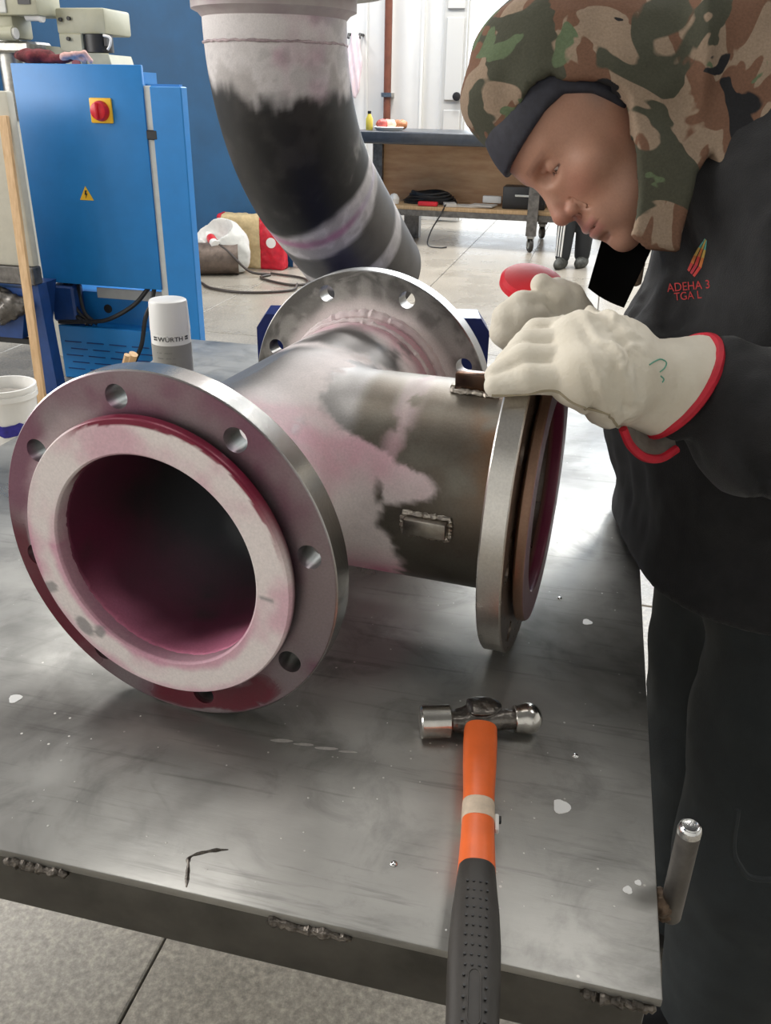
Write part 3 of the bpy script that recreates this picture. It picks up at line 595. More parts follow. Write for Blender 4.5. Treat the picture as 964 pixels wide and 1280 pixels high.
# welds along the front joint
def tp(p, q, z=TZ): return Vector((p-TP, q-TQ, z))
for a, b in ((-.402, -.345), (-.179, -.114), (.05, .1)):
    bm = bmesh.new(); n = 22; pts = [tp(a+(b-a)*k/n, .4095-.001*random.random(), TZ-.0105+random.uniform(-.0012, .0012)) for k in range(n+1)]
    tube(bm, pts, [.0015]+[.0042+random.uniform(-.0012, .0014) for _ in range(n-1)]+[.0015], 8); bm_obj('weld_bead', bm, M_['weld'], tbl)
bm = bmesh.new()
pts = spline([tp(-.2455, .413), tp(-.252, .43), tp(-.255, .44), tp(-.243, .449), tp(-.229, .4545)], 5); tube(bm, pts, [.0006]+[.0013+random.uniform(-.0005, .0008) for _ in pts[2:]]+[.0005], 6, flat=1.)
bm_obj('weld_scar', bm, M_['weld'], tbl)
M_['splash'] = mat('white_paint_splash', (.8, .8, .78), .5)
for p, q, r_ in ((-.507, .577, .0062), (.027, .569, .0075), (.081, .495, .0035), (.089, .504, .0025), (.04, .868, .0055)):
    bm = bmesh.new(); n = 18; ph = [1+.12*sin(3*k*2*pi/n+p*50)+random.uniform(-.06, .06) for k in range(n)]
    prism(bm, [(tp(p, q).x+r_*ph[k]*cos(2*pi*k/n), tp(p, q).y+r_*1.05*ph[k]*sin(2*pi*k/n)) for k in range(n)], TZ, TZ+.0004); bm_obj('paint_splash', bm, M_['splash'], tbl, smooth=False)
for p, q in ((-.098, .474), (.006, .913), (.036, .636)):
    bm = bmesh.new(); bmesh.ops.create_icosphere(bm, subdivisions=2, radius=.0032)
    for v in bm.verts: v.co = tp(p, q)+Vector((v.co.x, v.co.y, v.co.z*.6))
    bm_obj('weld_spatter', bm, M_['chrome'], tbl)
for p, q, l_, w_ in ((-.232, .5865, .010, .0022), (-.210, .587, .009, .0016), (-.188, .5872, .011, .0018), (-.168, .5878, .008, .0012)):
    bm = bmesh.new(); n = 14; o_ = tp(p, q)
    prism(bm, [(o_.x+l_*cos(2*pi*k/n)+random.uniform(-.001, .001), o_.y+w_*sin(2*pi*k/n)+.18*l_*cos(2*pi*k/n)) for k in range(n)], TZ, TZ+.0002); bm_obj('rubbed_mark', bm, mat('rubbed_bare_steel', (.62, .6, .57), .4, .6, var=.2, vs=120), tbl, smooth=False)
bm = bmesh.new()
for k in range(420):
    x = random.uniform(X0+.01, X1-.01); y = random.uniform(Y0+.01, .3); r_ = random.uniform(.0004, .0012)
    q_ = bmesh.ops.create_icosphere(bm, subdivisions=1, radius=r_)
    for v in q_['verts']: v.co = Vector((x+v.co.x, y+v.co.y, TZ+v.co.z*.6))
bm_obj('spatter_grains', bm, mat('pale_spatter', (.62, .61, .58), .4, .3), tbl, kind='stuff')
# welded pin on the right edge
pn = bmesh.new(); px_, py_ = .1165-TP, .503-TQ
lathe(pn, [(0, .772), (.0075, .772), (.0085, .774), (.0085, .864), (.0078, .8665), (0, .8668)], 24, Matrix.Translation((px_, py_, 0)))
pin = bm_obj('pin', pn, M_['steel_dark'], tbl)
pn = bmesh.new(); lathe(pn, [(.0074, .8671), (.0062, .8686), (.0052, .8675), (0, .8672)], 20, Matrix.Translation((px_, py_, 0))); lathe(pn, [(.0086, .8605), (.0086, .8645), (.0079, .8672), (.007, .868)], 24, Matrix.Translation((px_, py_, 0)))
bm_obj('pin_cap', pn, M_['chrome'], pin)
def wl(P): return smin(ell(P, (px_-.008, py_, .786), (.009, .012, .009)), ell(P, (px_-.004, py_, .778), (.007, .01, .008)), .004)+.003*(fbm(P, 300, 2)-.5)
sdf_obj('pin_weld', wl, (px_-.02, py_-.02, .765), (px_+.008, py_+.02, .80), .0016, mat('rusty_weld', (.16, .11, .075), .5, .6, var=.5, vs=150), pin)

# ------------------------------------------------------------------ flanged steel tee on the table
WH = np.array((.80, .73, .715)); PK = np.array((.62, .20, .32)); MG = np.array((.25, .025, .085)); CR = np.array((.16, .004, .022)); ST = np.array((.36, .345, .335)); DK = np.array((.105, .095, .082)); BKS = np.array((.03, .028, .027))
FZ = TZ+.1702
Av = np.array((-.1981, .6677, FZ)); aV = np.array((-.3433, -.9392, 0.)); yawC = radians(17.6); cV = np.array((cos(yawC), -sin(yawC), 0.))
Tv = Av-aV*.2532; Bv = Av-aV*.4923; LC = .2570; Cv = Tv+cV*LC
sp = empty('pipe_tee', Vector(Tv), 0, 'large flanged steel pipe tee coated with white and pink dye on the table', 'pipe fitting')
def outer(P):
    r1 = np.linalg.norm(P-(P@aV)[..., None]*aV, axis=-1)-.1095; s = -(P@aV); r1 = np.maximum(r1, np.maximum(s-.262, -s-.2532-.002))
    t = P@cV; r2 = np.linalg.norm(P-t[..., None]*cV, axis=-1)-.1095; r2 = np.maximum(r2, np.maximum(t-LC-.002, -t))
    return smin(r1, r2, .03)
def teef(P):
    q1 = np.linalg.norm(P-(P@aV)[..., None]*aV, axis=-1)-.1015; t = P@cV
    q2 = np.maximum(np.linalg.norm(P-t[..., None]*cV, axis=-1)-.1015, -t)
    return np.maximum(outer(P), -np.minimum(q1, q2))
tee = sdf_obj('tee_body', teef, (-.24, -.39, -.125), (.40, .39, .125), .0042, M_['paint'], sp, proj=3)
def tee_paint(P):
    s = -(P@aV); t = P@cV; ru = np.linalg.norm(P-(P@aV)[:, None]*aV, axis=1); rb = np.linalg.norm(P-t[:, None]*cV, axis=1)
    inside = (ru < .1045) & (rb > -1) | ((rb < .1045) & (t > 0)); n1 = fbm(P, 9, 4); n2 = fbm(P, 26, 5); n3 = fbm(P, 70, 3, 40)
    z = P[:, 2]
    onb = sst(.095, .115, t)                                             # on the branch
    # bare steel base
    steel = mix(np.tile(ST*.8, (len(P), 1)), np.tile(np.array((.17, .155, .13)), (len(P), 1)), onb); steel = mix(steel, np.tile(np.array((.06, .055, .052)), (len(P), 1)), sst(.06, .1, s)*sst(.2, .15, s)*.9)
    br = mix(steel, np.tile(np.array((.12, .10, .08)), (len(P), 1)), onb*sst(.35, .65, n2)*.8)
    rust = onb*sst(.21, .26, t)*sst(-.02, .09, z)*sst(.4, .6, n2); br = mix(br, np.tile(np.array((.24, .11, .045)), (len(P), 1)), rust*.7)
    st_ = n2*.055+n1*.05-.05
    tb = .074+.082*sst(.092, .045, z)+.035*np.exp(-((z-.035)/.018)**2)*sst(.4, .55, n2+.1)+.02*sst(-.0, -.06, z)
    dev = sst(.0, .012, tb+(n2-.5)*.055+(n1-.5)*.03+.02*(n3-.5)-t)*sst(-.18, -.13, s+.05*(n1-.5)+.07*sst(.02, .11, z))
    dev = dev*np.maximum(sst(-.02, .05, t+.06*(n1-.5)), sst(.05, .1, s)*.9)
    spot = sst(.06, .03, np.sqrt(((s-.135)/1.)**2+((t-.03)/1.5)**2)+.05*(n2-.5))*sst(.0, .06, z); dev = dev*(1-.97*spot)
    dev = np.maximum(dev, sst(.185, .21, s+.03*(n2-.5)))
    dev = np.maximum(dev, .5*sst(.02, .0, np.abs(t-.155+.02*(n1-.5)))*sst(.52, .6, n2)*sst(.0, .03, z))  # pale flecks on top of the branch: specular highlight painted into the colour
    pk = np.clip(sst(.48, .72, n1)*.65+.8*sst(-.03, -.09, z)*sst(.03, .08, t), 0, 1)*(.6+.4*n3)
    col = mix(br, mix(np.tile(WH, (len(P), 1)), np.tile(PK, (len(P), 1)), pk), np.clip(dev*(.84+.3*n3), 0, 1))
    ink = sst(.0045, .0015, np.abs(t-.045-.06*(n1-.5)+.15*(z-.02)))*sst(-.06, -.03, z)*sst(.09, .05, z)*sst(.4, .55, n2)*(s < .11)*(s > -.11); col = mix(col, np.tile(np.array((.10, .02, .04)), (len(P), 1)), ink*.85)
    sm = sst(-.095, -.1, z)*.0
    met = (1-dev)*.85; rg = .42+.4*dev
    # inside
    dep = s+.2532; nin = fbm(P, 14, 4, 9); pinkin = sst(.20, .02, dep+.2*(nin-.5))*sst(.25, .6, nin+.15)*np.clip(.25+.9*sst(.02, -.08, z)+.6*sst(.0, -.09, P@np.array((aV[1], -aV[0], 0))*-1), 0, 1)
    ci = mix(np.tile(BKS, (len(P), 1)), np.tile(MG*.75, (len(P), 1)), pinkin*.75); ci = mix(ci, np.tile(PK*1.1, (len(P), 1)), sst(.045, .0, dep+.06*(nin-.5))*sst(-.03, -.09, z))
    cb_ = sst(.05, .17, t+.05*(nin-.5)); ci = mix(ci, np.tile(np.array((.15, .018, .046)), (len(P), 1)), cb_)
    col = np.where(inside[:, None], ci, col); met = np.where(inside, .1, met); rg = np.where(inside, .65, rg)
    return col, met, rg
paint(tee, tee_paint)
def flange(name, R, ri, th, bc, hr, ph, parent, M, ns=8, nr=10):
    V = []; Fc = []; hh = pi/ns; ch = .0016
    def add(p): V.append(p); return len(V)-1
    for k in range(ns):
        a0 = ph+2*pi*k/ns; Bd = []
        for i in range(12): Bd.append((ri, -hh+2*hh*i/12, 'i'))
        for i in range(10): Bd.append((ri+(R-ch-ri)*i/10, hh, 's'))
        for i in range(16): Bd.append((R-ch, hh-2*hh*i/16, 'o'))
        for i in range(10): Bd.append((R-ch-(R-ch-ri)*i/10, -hh, 's'))
        m = len(Bd); ringsF = []; ringsB = []
        for j in range(nr+1):
            rf = []; rb = []
            for (r_, t_, _k) in Bd:
                x, y = r_*cos(t_)-bc, r_*sin(t_); d = math.hypot(x, y); hx, hy = x/d*hr, y/d*hr; f_ = (j/nr)**1.15
                u, v = hx+(x-hx)*f_+bc, hy+(y-hy)*f_; X, Y = u*cos(a0)-v*sin(a0), u*sin(a0)+v*cos(a0)
                rf.append(add((X, Y, 0))); rb.append(add((X, Y, -th)))
            ringsF.append(rf); ringsB.append(rb)
        for j in range(nr):
            for i in range(m):
                i2 = (i+1) % m
                Fc.append((ringsF[j][i], ringsF[j][i2], ringsF[j+1][i2], ringsF[j+1][i])); Fc.append((ringsB[j][i], ringsB[j+1][i], ringsB[j+1][i2], ringsB[j][i2]))
        hm = []
        for i in range(m): p = V[ringsF[0][i]]; hm.append(add((p[0], p[1], -th/2)))
        for i in range(m):
            i2 = (i+1) % m; Fc.append((ringsF[0][i], hm[i], hm[i2], ringsF[0][i2])); Fc.append((hm[i], ringsB[0][i], ringsB[0][i2], hm[i2]))
        for i in range(m):
            r_, t_, kd = Bd[i]; i2 = (i+1) % m
            if kd == 'i': Fc.append((ringsF[-1][i], ringsF[-1][i2], ringsB[-1][i2], ringsB[-1][i]))
            if kd == 'o':
                prev = (ringsF[-1][i], ringsF[-1][i2])
                for zz in (-ch, -th/3, -2*th/3, -th+ch):
                    cur = []
                    for ii in (i, i2):
                        p = V[ringsF[-1][ii]]; cur.append(add((p[0]*R/(R-ch), p[1]*R/(R-ch), zz)))
                    Fc.append((prev[0], cur[0], cur[1], prev[1])); prev = cur
                Fc.append((prev[0], ringsB[-1][i], ringsB[-1][i2], prev[1]))
    bm = bmesh.new(); vs = [bm.verts.new(p) for p in V]
    for f_ in Fc: bm.faces.new([vs[q] for q in f_])
    bmesh.ops.remove_doubles(bm, verts=bm.verts, dist=2e-5)
    o = bm_obj(name, bm, M_['paint'], parent, ang=28); o.matrix_local = M; return o
hA = np.array((-aV[1], aV[0], 0)); hC = np.array((-cV[1], cV[0], 0)); ZZ = (0, 0, 1)
def rel(p): return Vector(np.asarray(p)-Tv)
FA = flange('flange', .170, .1115, .026, .1475, .011, radians(11.41), sp, basis(rel(Av), hA, ZZ, aV))
FA['label'] = 'front flange tinted purple'
def fa_paint(P):
    r = np.hypot(P[:, 0], P[:, 1]); an = np.degrees(np.arctan2(P[:, 1], P[:, 0])); n1 = fbm(P, 16, 4, 3); n2 = fbm(P, 55, 4, 7); n3 = fbm(P, 160, 3, 1)
    N_ = len(P); base = np.tile(np.array((.31, .275, .28)), (N_, 1))
    pur = np.clip(.25+sst(.38, .62, n1)*.75, 0, 1); base = mix(base, np.tile(np.array((.19, .06, .11)), (N_, 1)), pur*.8)
    lite = sst(.155, .138, r+.02*(n2-.5))*sst(80, 120, np.abs(an-20))*.55; base = mix(base, np.tile(np.array((.62, .5, .53)), (N_, 1)), lite)
    wet = sst(.02, .0, np.abs(an+62+60*(n1-.5))/1400)*sst(.141+.008*np.sin(an*.2), .146, r+.006*(n1-.5))
    wet = ((an > -104) & (an < -42)).astype(float)*sst(.135, .14, r+.016*(n2-.5)+.008*(n1-.5))*sst(.169, .166, r-.02*(n1-.5)) * sst(-104, -97, an+10*(n2-.5))*sst(-42, -50, an+12*(n2-.5))*1.
    wet2 = sst(172, 184, np.mod(an, 360)+20*(n1-.5))*sst(244, 226, np.mod(an, 360)+20*(n1-.5))*sst(.148, .153, r+.01*(n1-.5))
    fr = (P[:, 2] > -.004)
    w = np.clip(np.maximum(wet, wet2), 0, 1)*fr
    col = mix(base, np.tile(CR*.6, (N_, 1)), w*.95); side = (P[:, 2] < -.0005)
    col = np.where((side & (r > .168))[:, None], np.array((.56, .55, .53)), col); hole = side & (r < .162) & (r > .13); col = np.where(hole[:, None], np.array((.16, .17, .165)), col)
    spk = (n3 > .80)*.0; col = mix(col, np.tile(WH, (N_, 1)), spk*fr*sst(-.02, .1, P[:, 0]))
    met = np.where(r > .168, 1, .72)*(1-w); rg = np.where(side & (r > .168), .25, .36+.1*n1)*(1-w)+.16*w
    return col, met, rg
paint(FA, fa_paint)
FB = flange('flange', .170, .1105, .026, .1475, .011, radians(23.35), sp, basis(rel(Bv), hA, ZZ, aV))
def fb_paint(P):
    r = np.hypot(P[:, 0], P[:, 1]); n1 = fbm(P, 14, 4, 13); n2 = fbm(P, 60, 4, 17); N_ = len(P)
    c = mix(np.tile(np.array((.34, .33, .315)), (N_, 1)), np.tile(np.array((.13, .125, .12)), (N_, 1)), np.clip(sst(.42, .58, n2)*.6+.5*sst(.145, .162, r), 0, 1))
    d = sst(.140, .118, r+.02*(n1-.5)); c = mix(c, np.tile(WH*.96, (N_, 1)), d*.9)
    e = (P[:, 2] < -.0005) & (r > .168); c = np.where(e[:, None], np.array((.4, .4, .4)), c)
    return c, .8*(1-d), .34+.4*d
paint(FB, fb_paint)
FC = flange('flange', .170, .1115, .0235, .1475, .011, radians(8), sp, basis(rel(Cv+cV*.0235), hC, ZZ, cV))
FC['label'] = 'bright turned branch flange'
def fc_paint(P):
    r = np.hypot(P[:, 0], P[:, 1]); n1 = fbm(P, 16, 4, 23); N_ = len(P); q = P*np.array((1., 1., .05)); n4 = fbm(q, 240, 3, 5); an = np.arctan2(P[:, 1], P[:, 0])
    c = mix(np.tile(np.array((.68, .65, .61)), (N_, 1)), np.tile(np.array((.55, .525, .49)), (N_, 1)), n4)
    ok = sst(.75, .95, -np.sin(an))*.0; fr = (P[:, 2] > -.001); c = mix(c, np.tile(np.array((.30, .19, .12)), (N_, 1)), fr*.6)
    return c, .97, .24+.1*n4
paint(FC, fc_paint)
# collars (raised faces)
def collar(name, z0, z1, M, lab=None):
    bm = bmesh.new(); prof = [(.1028, z0-.006), (.1118, z0-.006), (.118, z0)]
    prof += [(.118+(.133-.118)*k/4, z0) for k in range(1, 5)]+[(.1345, z0+.0015), (.1345, z1-.003), (.1335, z1-.0008)]
    prof += [(.1328-(.1328-.1035)*k/16, z1) for k in range(17)]+[(.1018, z1-.0015)]
    prof += [(.1016, z1-(z1-z0)*k/4) for k in range(1, 5)]
    lathe(bm, prof, 220, closed=True); o = bm_obj(name, bm, M_['paint'], sp, ang=40); o.matrix_local = M; 
    if lab: o['label'] = lab
    return o
CA = collar('collar', .0055, .0165, basis(rel(Av), hA, ZZ, aV), 'white coated sealing collar')
def ca_paint(P):
    r = np.hypot(P[:, 0], P[:, 1]); an = np.degrees(np.arctan2(P[:, 1], P[:, 0])); n1 = fbm(P, 16, 4, 33); n2 = fbm(P, 45, 4, 37); N_ = len(P)
    W2 = np.tile(np.array((.78, .70, .68)), (N_, 1)); pk = sst(.45, .68, n1)*.6+.75*sst(.112, .1035, r+.012*(n2-.5))*sst(60, 130, np.abs(an+300*0-75))+.5*sst(.124, .134, r+.012*(n2-.5))*sst(70, 140, np.abs(an-60))
    c = mix(W2, np.tile(np.array((.60, .26, .37)), (N_, 1)), np.clip(pk, 0, .85))
    ed = sst(.1292, .130, r+.0022*0+.007*(n2-.5))*sst(0, 40, an)*sst(128, 112, an)+(P[:, 2] < .0135)*sst(-60, 0, an)*sst(150, 130, an); ed = np.clip(ed, 0, 1)
    c = mix(c, np.tile(np.array((.20, .012, .04)), (N_, 1)), ed)
    dk = (P[:, 2] < .0135)*sst(40, -30, np.abs(an+10)-30); c = mix(c, np.tile(np.array((.05, .03, .03)), (N_, 1)), np.clip(dk, 0, 1)*.9*(an < 45))
    am = np.mod(an, 360); g = np.zeros(N_)
    for a_, r_, w in ((203, .128, 2.2), (225, .121, 6.), (232, .111, 3.), (355, .112, 1.2)): g = np.maximum(g, sst(1.15, .8, np.hypot((am-a_)/w, (r-r_)/.0075)+.7*(n2-.5)))
    c = mix(c, np.tile(np.array((.27, .25, .25)), (N_, 1)), g*.85)
    return c, .15*ed, .62-.3*ed
paint(CA, ca_paint)
CC = collar('collar', .0275, .0375, basis(rel(Cv), hC, ZZ, cV), 'brown tinted sealing collar of the branch')
def cc_paint(P):
    r = np.hypot(P[:, 0], P[:, 1]); n1 = fbm(P, 16, 4, 43); N_ = len(P); c = np.tile(np.array((.27, .16, .11)), (N_, 1))
    f = (P[:, 2] > .0368); c = np.where(f[:, None], mix(np.tile(np.array((.42, .30, .31)), (N_, 1)), np.tile(np.array((.3, .12, .16)), (N_, 1)), n1), c); i_ = r < .1022; c = np.where(i_[:, None], np.array((.15, .018, .046)), c)
    return c, np.where(i_, .1, .75), .38
paint(CC, cc_paint)
# weld beads
def bead(name, Rr, M, r0=.004, n=150, m=M_['weld']):
    bm = bmesh.new(); tube(bm, [(cos(2*pi*k/n)*(Rr+random.uniform(-.0008, .0008)), sin(2*pi*k/n)*(Rr+random.uniform(-.0008, .0008)), random.uniform(-.0006, .0006)) for k in range(n)], [r0+random.uniform(-.0009, .0009)+.0007*(k % 3 == 0) for k in range(n)], 8, closed=True)
    o = bm_obj(name, bm, m, sp); o.matrix_local = M; return o
M_['dev'] = mat('white_dye_developer', (.74, .67, .66), .8, col2=(.62, .5, .52), vs=30, bump=.5, bs=160)
bead('weld_bead', .1125, basis(rel(Bv), hA, ZZ, aV), .007, m=M_['dev'])
bead('weld_bead', .1105, basis(rel(Bv+aV*.032), hA, ZZ, aV), .0032, m=M_['dev'])
bead('weld_bead', .1105, basis(rel(Cv-cV*.001), hC, ZZ, cV), .0045)
# lugs with their welds
def lug(t, deg, lx, ly, lz, m, n1=(0, 0)):
    rd = hC*(-sin(radians(deg)))+np.array(ZZ)*cos(radians(deg)); tg = np.cross(rd, cV); o0 = Tv+cV*t+rd*.1095
    bm = bmesh.new(); box(bm, -lx, lx, -ly, ly, -.003, lz, .0022, 2); o = bm_obj('lug', bm, m, sp); o.matrix_local = basis(rel(o0), cV, tg, rd)
    bm = bmesh.new(); P_ = []
    for k in range(72):
        a = 2*pi*k/72; x, y = cos(a), sin(a); s_ = max(abs(x), abs(y)); P_.append(((lx+.002)*x/s_*(.93+.07*s_), (ly+.002)*y/s_, .0012+random.uniform(-.0006, .0006)-(ly*y/s_)**2/.22))
    tube(bm, P_, [.0032+random.uniform(-.0008, .0009) for _ in P_], 7, closed=True); bm_obj('lug_weld', bm, mat('silver_weld', (.42, .38, .33), .35, .95, var=.4, vs=140, bump=.8, bs=300), o); return o
lug(.2135, 8, .020, .006, .020, mat('blackened_lug_steel', (.06, .055, .055), .25, .9, col2=(.16, .07, .03), vs=30))
lug(.1935, 91, .0215, .0085, .011, mat('ground_lug_steel', (.34, .31, .27), .35, .95, var=.3, vs=60))

# ------------------------------------------------------------------ blue pipe stand and the second spool behind
st = empty('pipe_stand', Vector((-.024, 1.29, TZ)), 0, 'dark blue steel pipe stand with chamfered face behind the rear flange', 'stand')
M_['stand'] = mat('royal_blue_paint', (.01, .025, .17), .35, var=.2, vs=20)
def octo(w, h0, c_, d_): return [(-w, 0), (w, 0), (w, h0-d_), (w-c_, h0), (-w+c_, h0), (-w, h0-d_)]
bm = bmesh.new(); prism(bm, octo(.173, .251, .014, .02), -.03, .03, basis((0, 0, 0), (1, 0, 0), (0, 0, 1), (0, -1, 0))); bm_obj('face_plate', bm, M_['stand'], st, smooth=False)
bm = bmesh.new(); box(bm, -.12, .12, .03, .6, 0, .03, .003, 1); bm_obj('base', bm, M_['stand'], st, smooth=False)
bm = bmesh.new(); box(bm, -.07, .05, .44, .56, .03, .13, .003, 1); bm_obj('saddle', bm, M_['stand'], st, smooth=False)
eb = empty('pipe_elbow', Vector((-.184, 1.497, 0)), 0, 'steel pipe elbow with black middle and white sprayed ends rising behind the tee', 'pipe fitting')
hd = Vector((.4213, .907, 0)).normalized(); Rb = .339; z0 = 1.449; B60 = .895; axis_pts = []; arc = []
for k in range(8): axis_pts.append(Vector((0, 0, 1.72-(1.72-z0)*k/8)))
for k in range(33):
    a = B60*k/32; axis_pts.append(hd*(Rb*(1-cos(a)))+Vector((0, 0, z0-Rb*sin(a))))
dl = hd*sin(B60)-Vector((0, 0, cos(B60))); e_ = axis_pts[-1]
for k in range(1, 13): axis_pts.append(e_+dl*.27*k/12)
bm = bmesh.new()
fine = []; 
for i in range(len(axis_pts)-1):
    for k in range(3): fine.append(axis_pts[i].lerp(axis_pts[i+1], k/3))
fine.append(axis_pts[-1])
tube(bm, fine, .1095, 140, cap=False); tube(bm, fine[::4], .1015, 48, cap=False)
eo = bm_obj('pipe', bm, M_['paint'], eb)
AP = np.array([tuple(v) for v in fine]); cum = np.concatenate([[0], np.cumsum(np.linalg.norm(np.diff(AP, axis=0), axis=1))]); ls_arc0 = 1.72-z0; ls_arc1 = ls_arc0+Rb*B60
def eb_paint(P):
    i = np.concatenate([np.argmin(((P[k:k+4000, None, :]-AP[None])**2).sum(-1), axis=1) for k in range(0, len(P), 4000)]); L_ = cum[i]; n1 = fbm(P, 9, 4, 51); n2 = fbm(P, 30, 5, 53); vs_ = fbm(P*np.array((1, 1, .12)), 60, 3, 5); N_ = len(P)
    xh = (P-AP[i])@RGT
    c = mix(np.tile(np.array((.012, .0115, .0115)), (N_, 1)), np.tile(np.array((.032, .029, .028)), (N_, 1)), sst(.45, .7, n2))
    dk2 = sst(ls_arc1-.0, ls_arc1+.02, L_); c = mix(c, mix(np.tile(np.array((.055, .05, .05)), (N_, 1)), np.tile(np.array((.13, .12, .118)), (N_, 1)), n2), dk2)
    w1 = sst(.366, .342, L_+.035*(vs_-.5)+.05*(n1-.5)+.02*(n2-.5)-.02*xh/.11); gr = sst(.285, .345, L_+.04*(n2-.5))
    w2 = sst(.034, .022, np.abs(L_-ls_arc1+.005+.03*(n1-.5)+.012*xh/.1)); w3 = sst(.022, .012, np.abs(L_-ls_arc1-.125+.02*(n1-.5)))*.85
    WHc = mix(np.tile(np.array((.76, .72, .72)), (N_, 1)), np.tile(np.array((.40, .37, .36)), (N_, 1)), gr*sst(.4, .6, n2)*.8)
    pk = sst(.47, .66, n1+.1*xh/.11)*.75*sst(.45, .34, L_)+.8*sst(.012, .0, np.abs(L_-ls_arc1+.015+.03*(n1-.5)))
    pp_ = mix(np.tile(np.array((.50, .20, .34)), (N_, 1)), np.tile(np.array((.66, .6, .7)), (N_, 1)), sst(.06, .1, xh)); WHc = mix(WHc, pp_, np.clip(pk, 0, 1))
    d = np.clip(np.maximum(w1, np.maximum(w2, w3)), 0, 1)*(.75+.25*sst(.35, .5, n2)); c = mix(c, WHc, d)
    sc = sst(.62, .72, n2)*sst(.03, .01, np.abs(L_-ls_arc0-.21))*.4; c = mix(c, np.tile(np.array((.4, .38, .36)), (N_, 1)), sc)
    return c, (.12+.4*dk2)*(1-d), .5-.08*dk2+.3*d
paint(eo, eb_paint)
bm = bmesh.new(); n = 120; tube(bm, [(cos(2*pi*k/n)*.1098, sin(2*pi*k/n)*.1098, 1.412+random.uniform(-.0008, .0008)) for k in range(n)], [.0017+random.uniform(-.0006, .0006) for _ in range(n)], 6, closed=True); bm_obj('weld_bead', bm, mat('pinkish_weld', (.48, .38, .40), .7, var=.4, vs=60, bump=.5), eb)
bm = bmesh.new(); lathe(bm, [(.1095, 1.445), (.116, 1.452), (.125, 1.456), (.1255, 1.476), (.125, 1.50), (.1, 1.5), (.1, 1.452)], 72, closed=True); bm_obj('hub', bm, mat('dusty_white_steel', (.55, .52, .5), .6, .2, col2=(.42, .34, .36), vs=12), eb)
EF = flange('flange', .17, .1, .026, .1475, .011, .1, eb, basis(Vector((0, 0, 1.504)), (1, 0, 0), (0, 1, 0), (0, 0, 1)))
paint(EF, lambda P: (np.tile(np.array((.36, .36, .31)), (len(P), 1)), .3, .5))

# ------------------------------------------------------------------ hammer
hm = empty('ball_peen_hammer', Vector((.092, .64, TZ)), 0, 'ball peen hammer with orange shaft and dark rubber grip lying on the table', 'hammer')
hx = Vector((.1155, .009, 0)).normalized(); hz = Vector((0, 0, 1)); hy = hz.cross(hx)
MH = basis(Vector((0, 0, .0158)), hx, hy, hz); ax_ = axis_m((0, 0, 0), (1, 0, 0))
bm = bmesh.new(); lathe(bm, [(0, -.0555), (.0142, -.0555), (.0157, -.054), (.0157, -.028), (.0135, -.0262), (0, -.0262)], 40, ax_); fc_ = bm_obj('face', bm, mat('polished_hammer_steel', (.62, .6, .56), .2, 1., var=.12, vs=90), hm); fc_.matrix_local = MH
def hh_(P):
    d = cone(P, (-.028, 0, 0), (-.012, 0, 0), .0105, .011); d = smin(d, ell(P, (0, .001, 0), (.021, .0165, .0135)), .008); d = smin(d, cone(P, (.01, 0, 0), (.034, 0, 0), .0105, .0095), .006)
    ck = ell(P, (.002, .003, .0138), (.0195, .0135, .0042)); d = smin(d, ck, .0015)
    d = smax(d, -ell(P, (-.021, 0, .0165), (.012, .02, .008)), .004)
    return d+.0008*(fbm(P, 260, 2)-.5)
hd_ = sdf_obj('head', hh_, (-.04, -.025, -.022), (.045, .025, .024), .0012, mat('forged_hammer_steel', (.16, .145, .13), .33, .95, var=.5, vs=80, bump=.35, bs=260), hm); hd_.matrix_local = MH
def ball(P): return smax(smin(ell(P, (.048, 0, 0), (.0125, .0145, .0145)), cone(P, (.036, 0, 0), (.044, 0, 0), .0128, .0135), .003), -(P[..., 0]-.0335), .001)
pe = sdf_obj('peen', ball, (.028, -.018, -.018), (.066, .018, .018), .0012, bpy.data.materials['polished_hammer_steel'], hm); pe.matrix_local = MH
# shaft towards the viewer, in hammer space: from the head down to beyond the frame
dirh = (Vector((.060, .336, 0))-Vector((.0925, .632, 0))).normalized(); sx_ = dirh.cross(hz)*-1
MS = basis(Vector((.0005, -.0135, .0158)), sx_, hz, dirh)   # local x sideways, y up, z along the shaft
def oval(bm, st_, n=28, pw=2.4):
    rings = []
    for z, w, h_, yc in st_:
        rings.append([bm.verts.new((w*math.copysign(abs(cos(2*pi*k/n))**(2/pw), cos(2*pi*k/n)), yc+h_*math.copysign(abs(sin(2*pi*k/n))**(2/pw), sin(2*pi*k/n)), z)) for k in range(n)])
    for a, b in zip(rings, rings[1:]):
        for k in range(n): bm.faces.new((a[k], a[(k+1) % n], b[(k+1) % n], b[k]))
    bm.faces.new(rings[0][::-1]); bm.faces.new(rings[-1]); return bm
SH = [(0, .0152, .0112, 0), (.02, .0154, .0114, 0), (.05, .0146, .0112, 0), (.08, .0133, .0108, 0), (.1, .0130, .0108, 0), (.13, .0134, .011, 0), (.17, .0147, .0112, 0)]
bm = oval(bmesh.new(), SH); so = bm_obj('shaft', bm, M_['orange'], hm); so.matrix_local = MS
bm = oval(bmesh.new(), [(.0945, .0132, .0110, 0), (.095, .0135, .0113, 0), (.114, .0136, .0114, 0), (.1145, .0133, .0112, 0)]); to = bm_obj('tape_band', bm, mat('beige_tape', (.62, .5, .38), .6, var=.15, vs=80), hm); to.matrix_local = MS
bm = bmesh.new(); box(bm, .0134, .0167, -.003, .003, .105, .122, .0008, 1); cl = bm_obj('clip', bm, M_['white'], hm); cl.matrix_local = MS
bm = bmesh.new(); box(bm, .0167, .0187, -.002, .002, .106, .112, .0005, 1); cq = bm_obj('clip_button', bm, M_['black'], hm); cq.matrix_local = MS
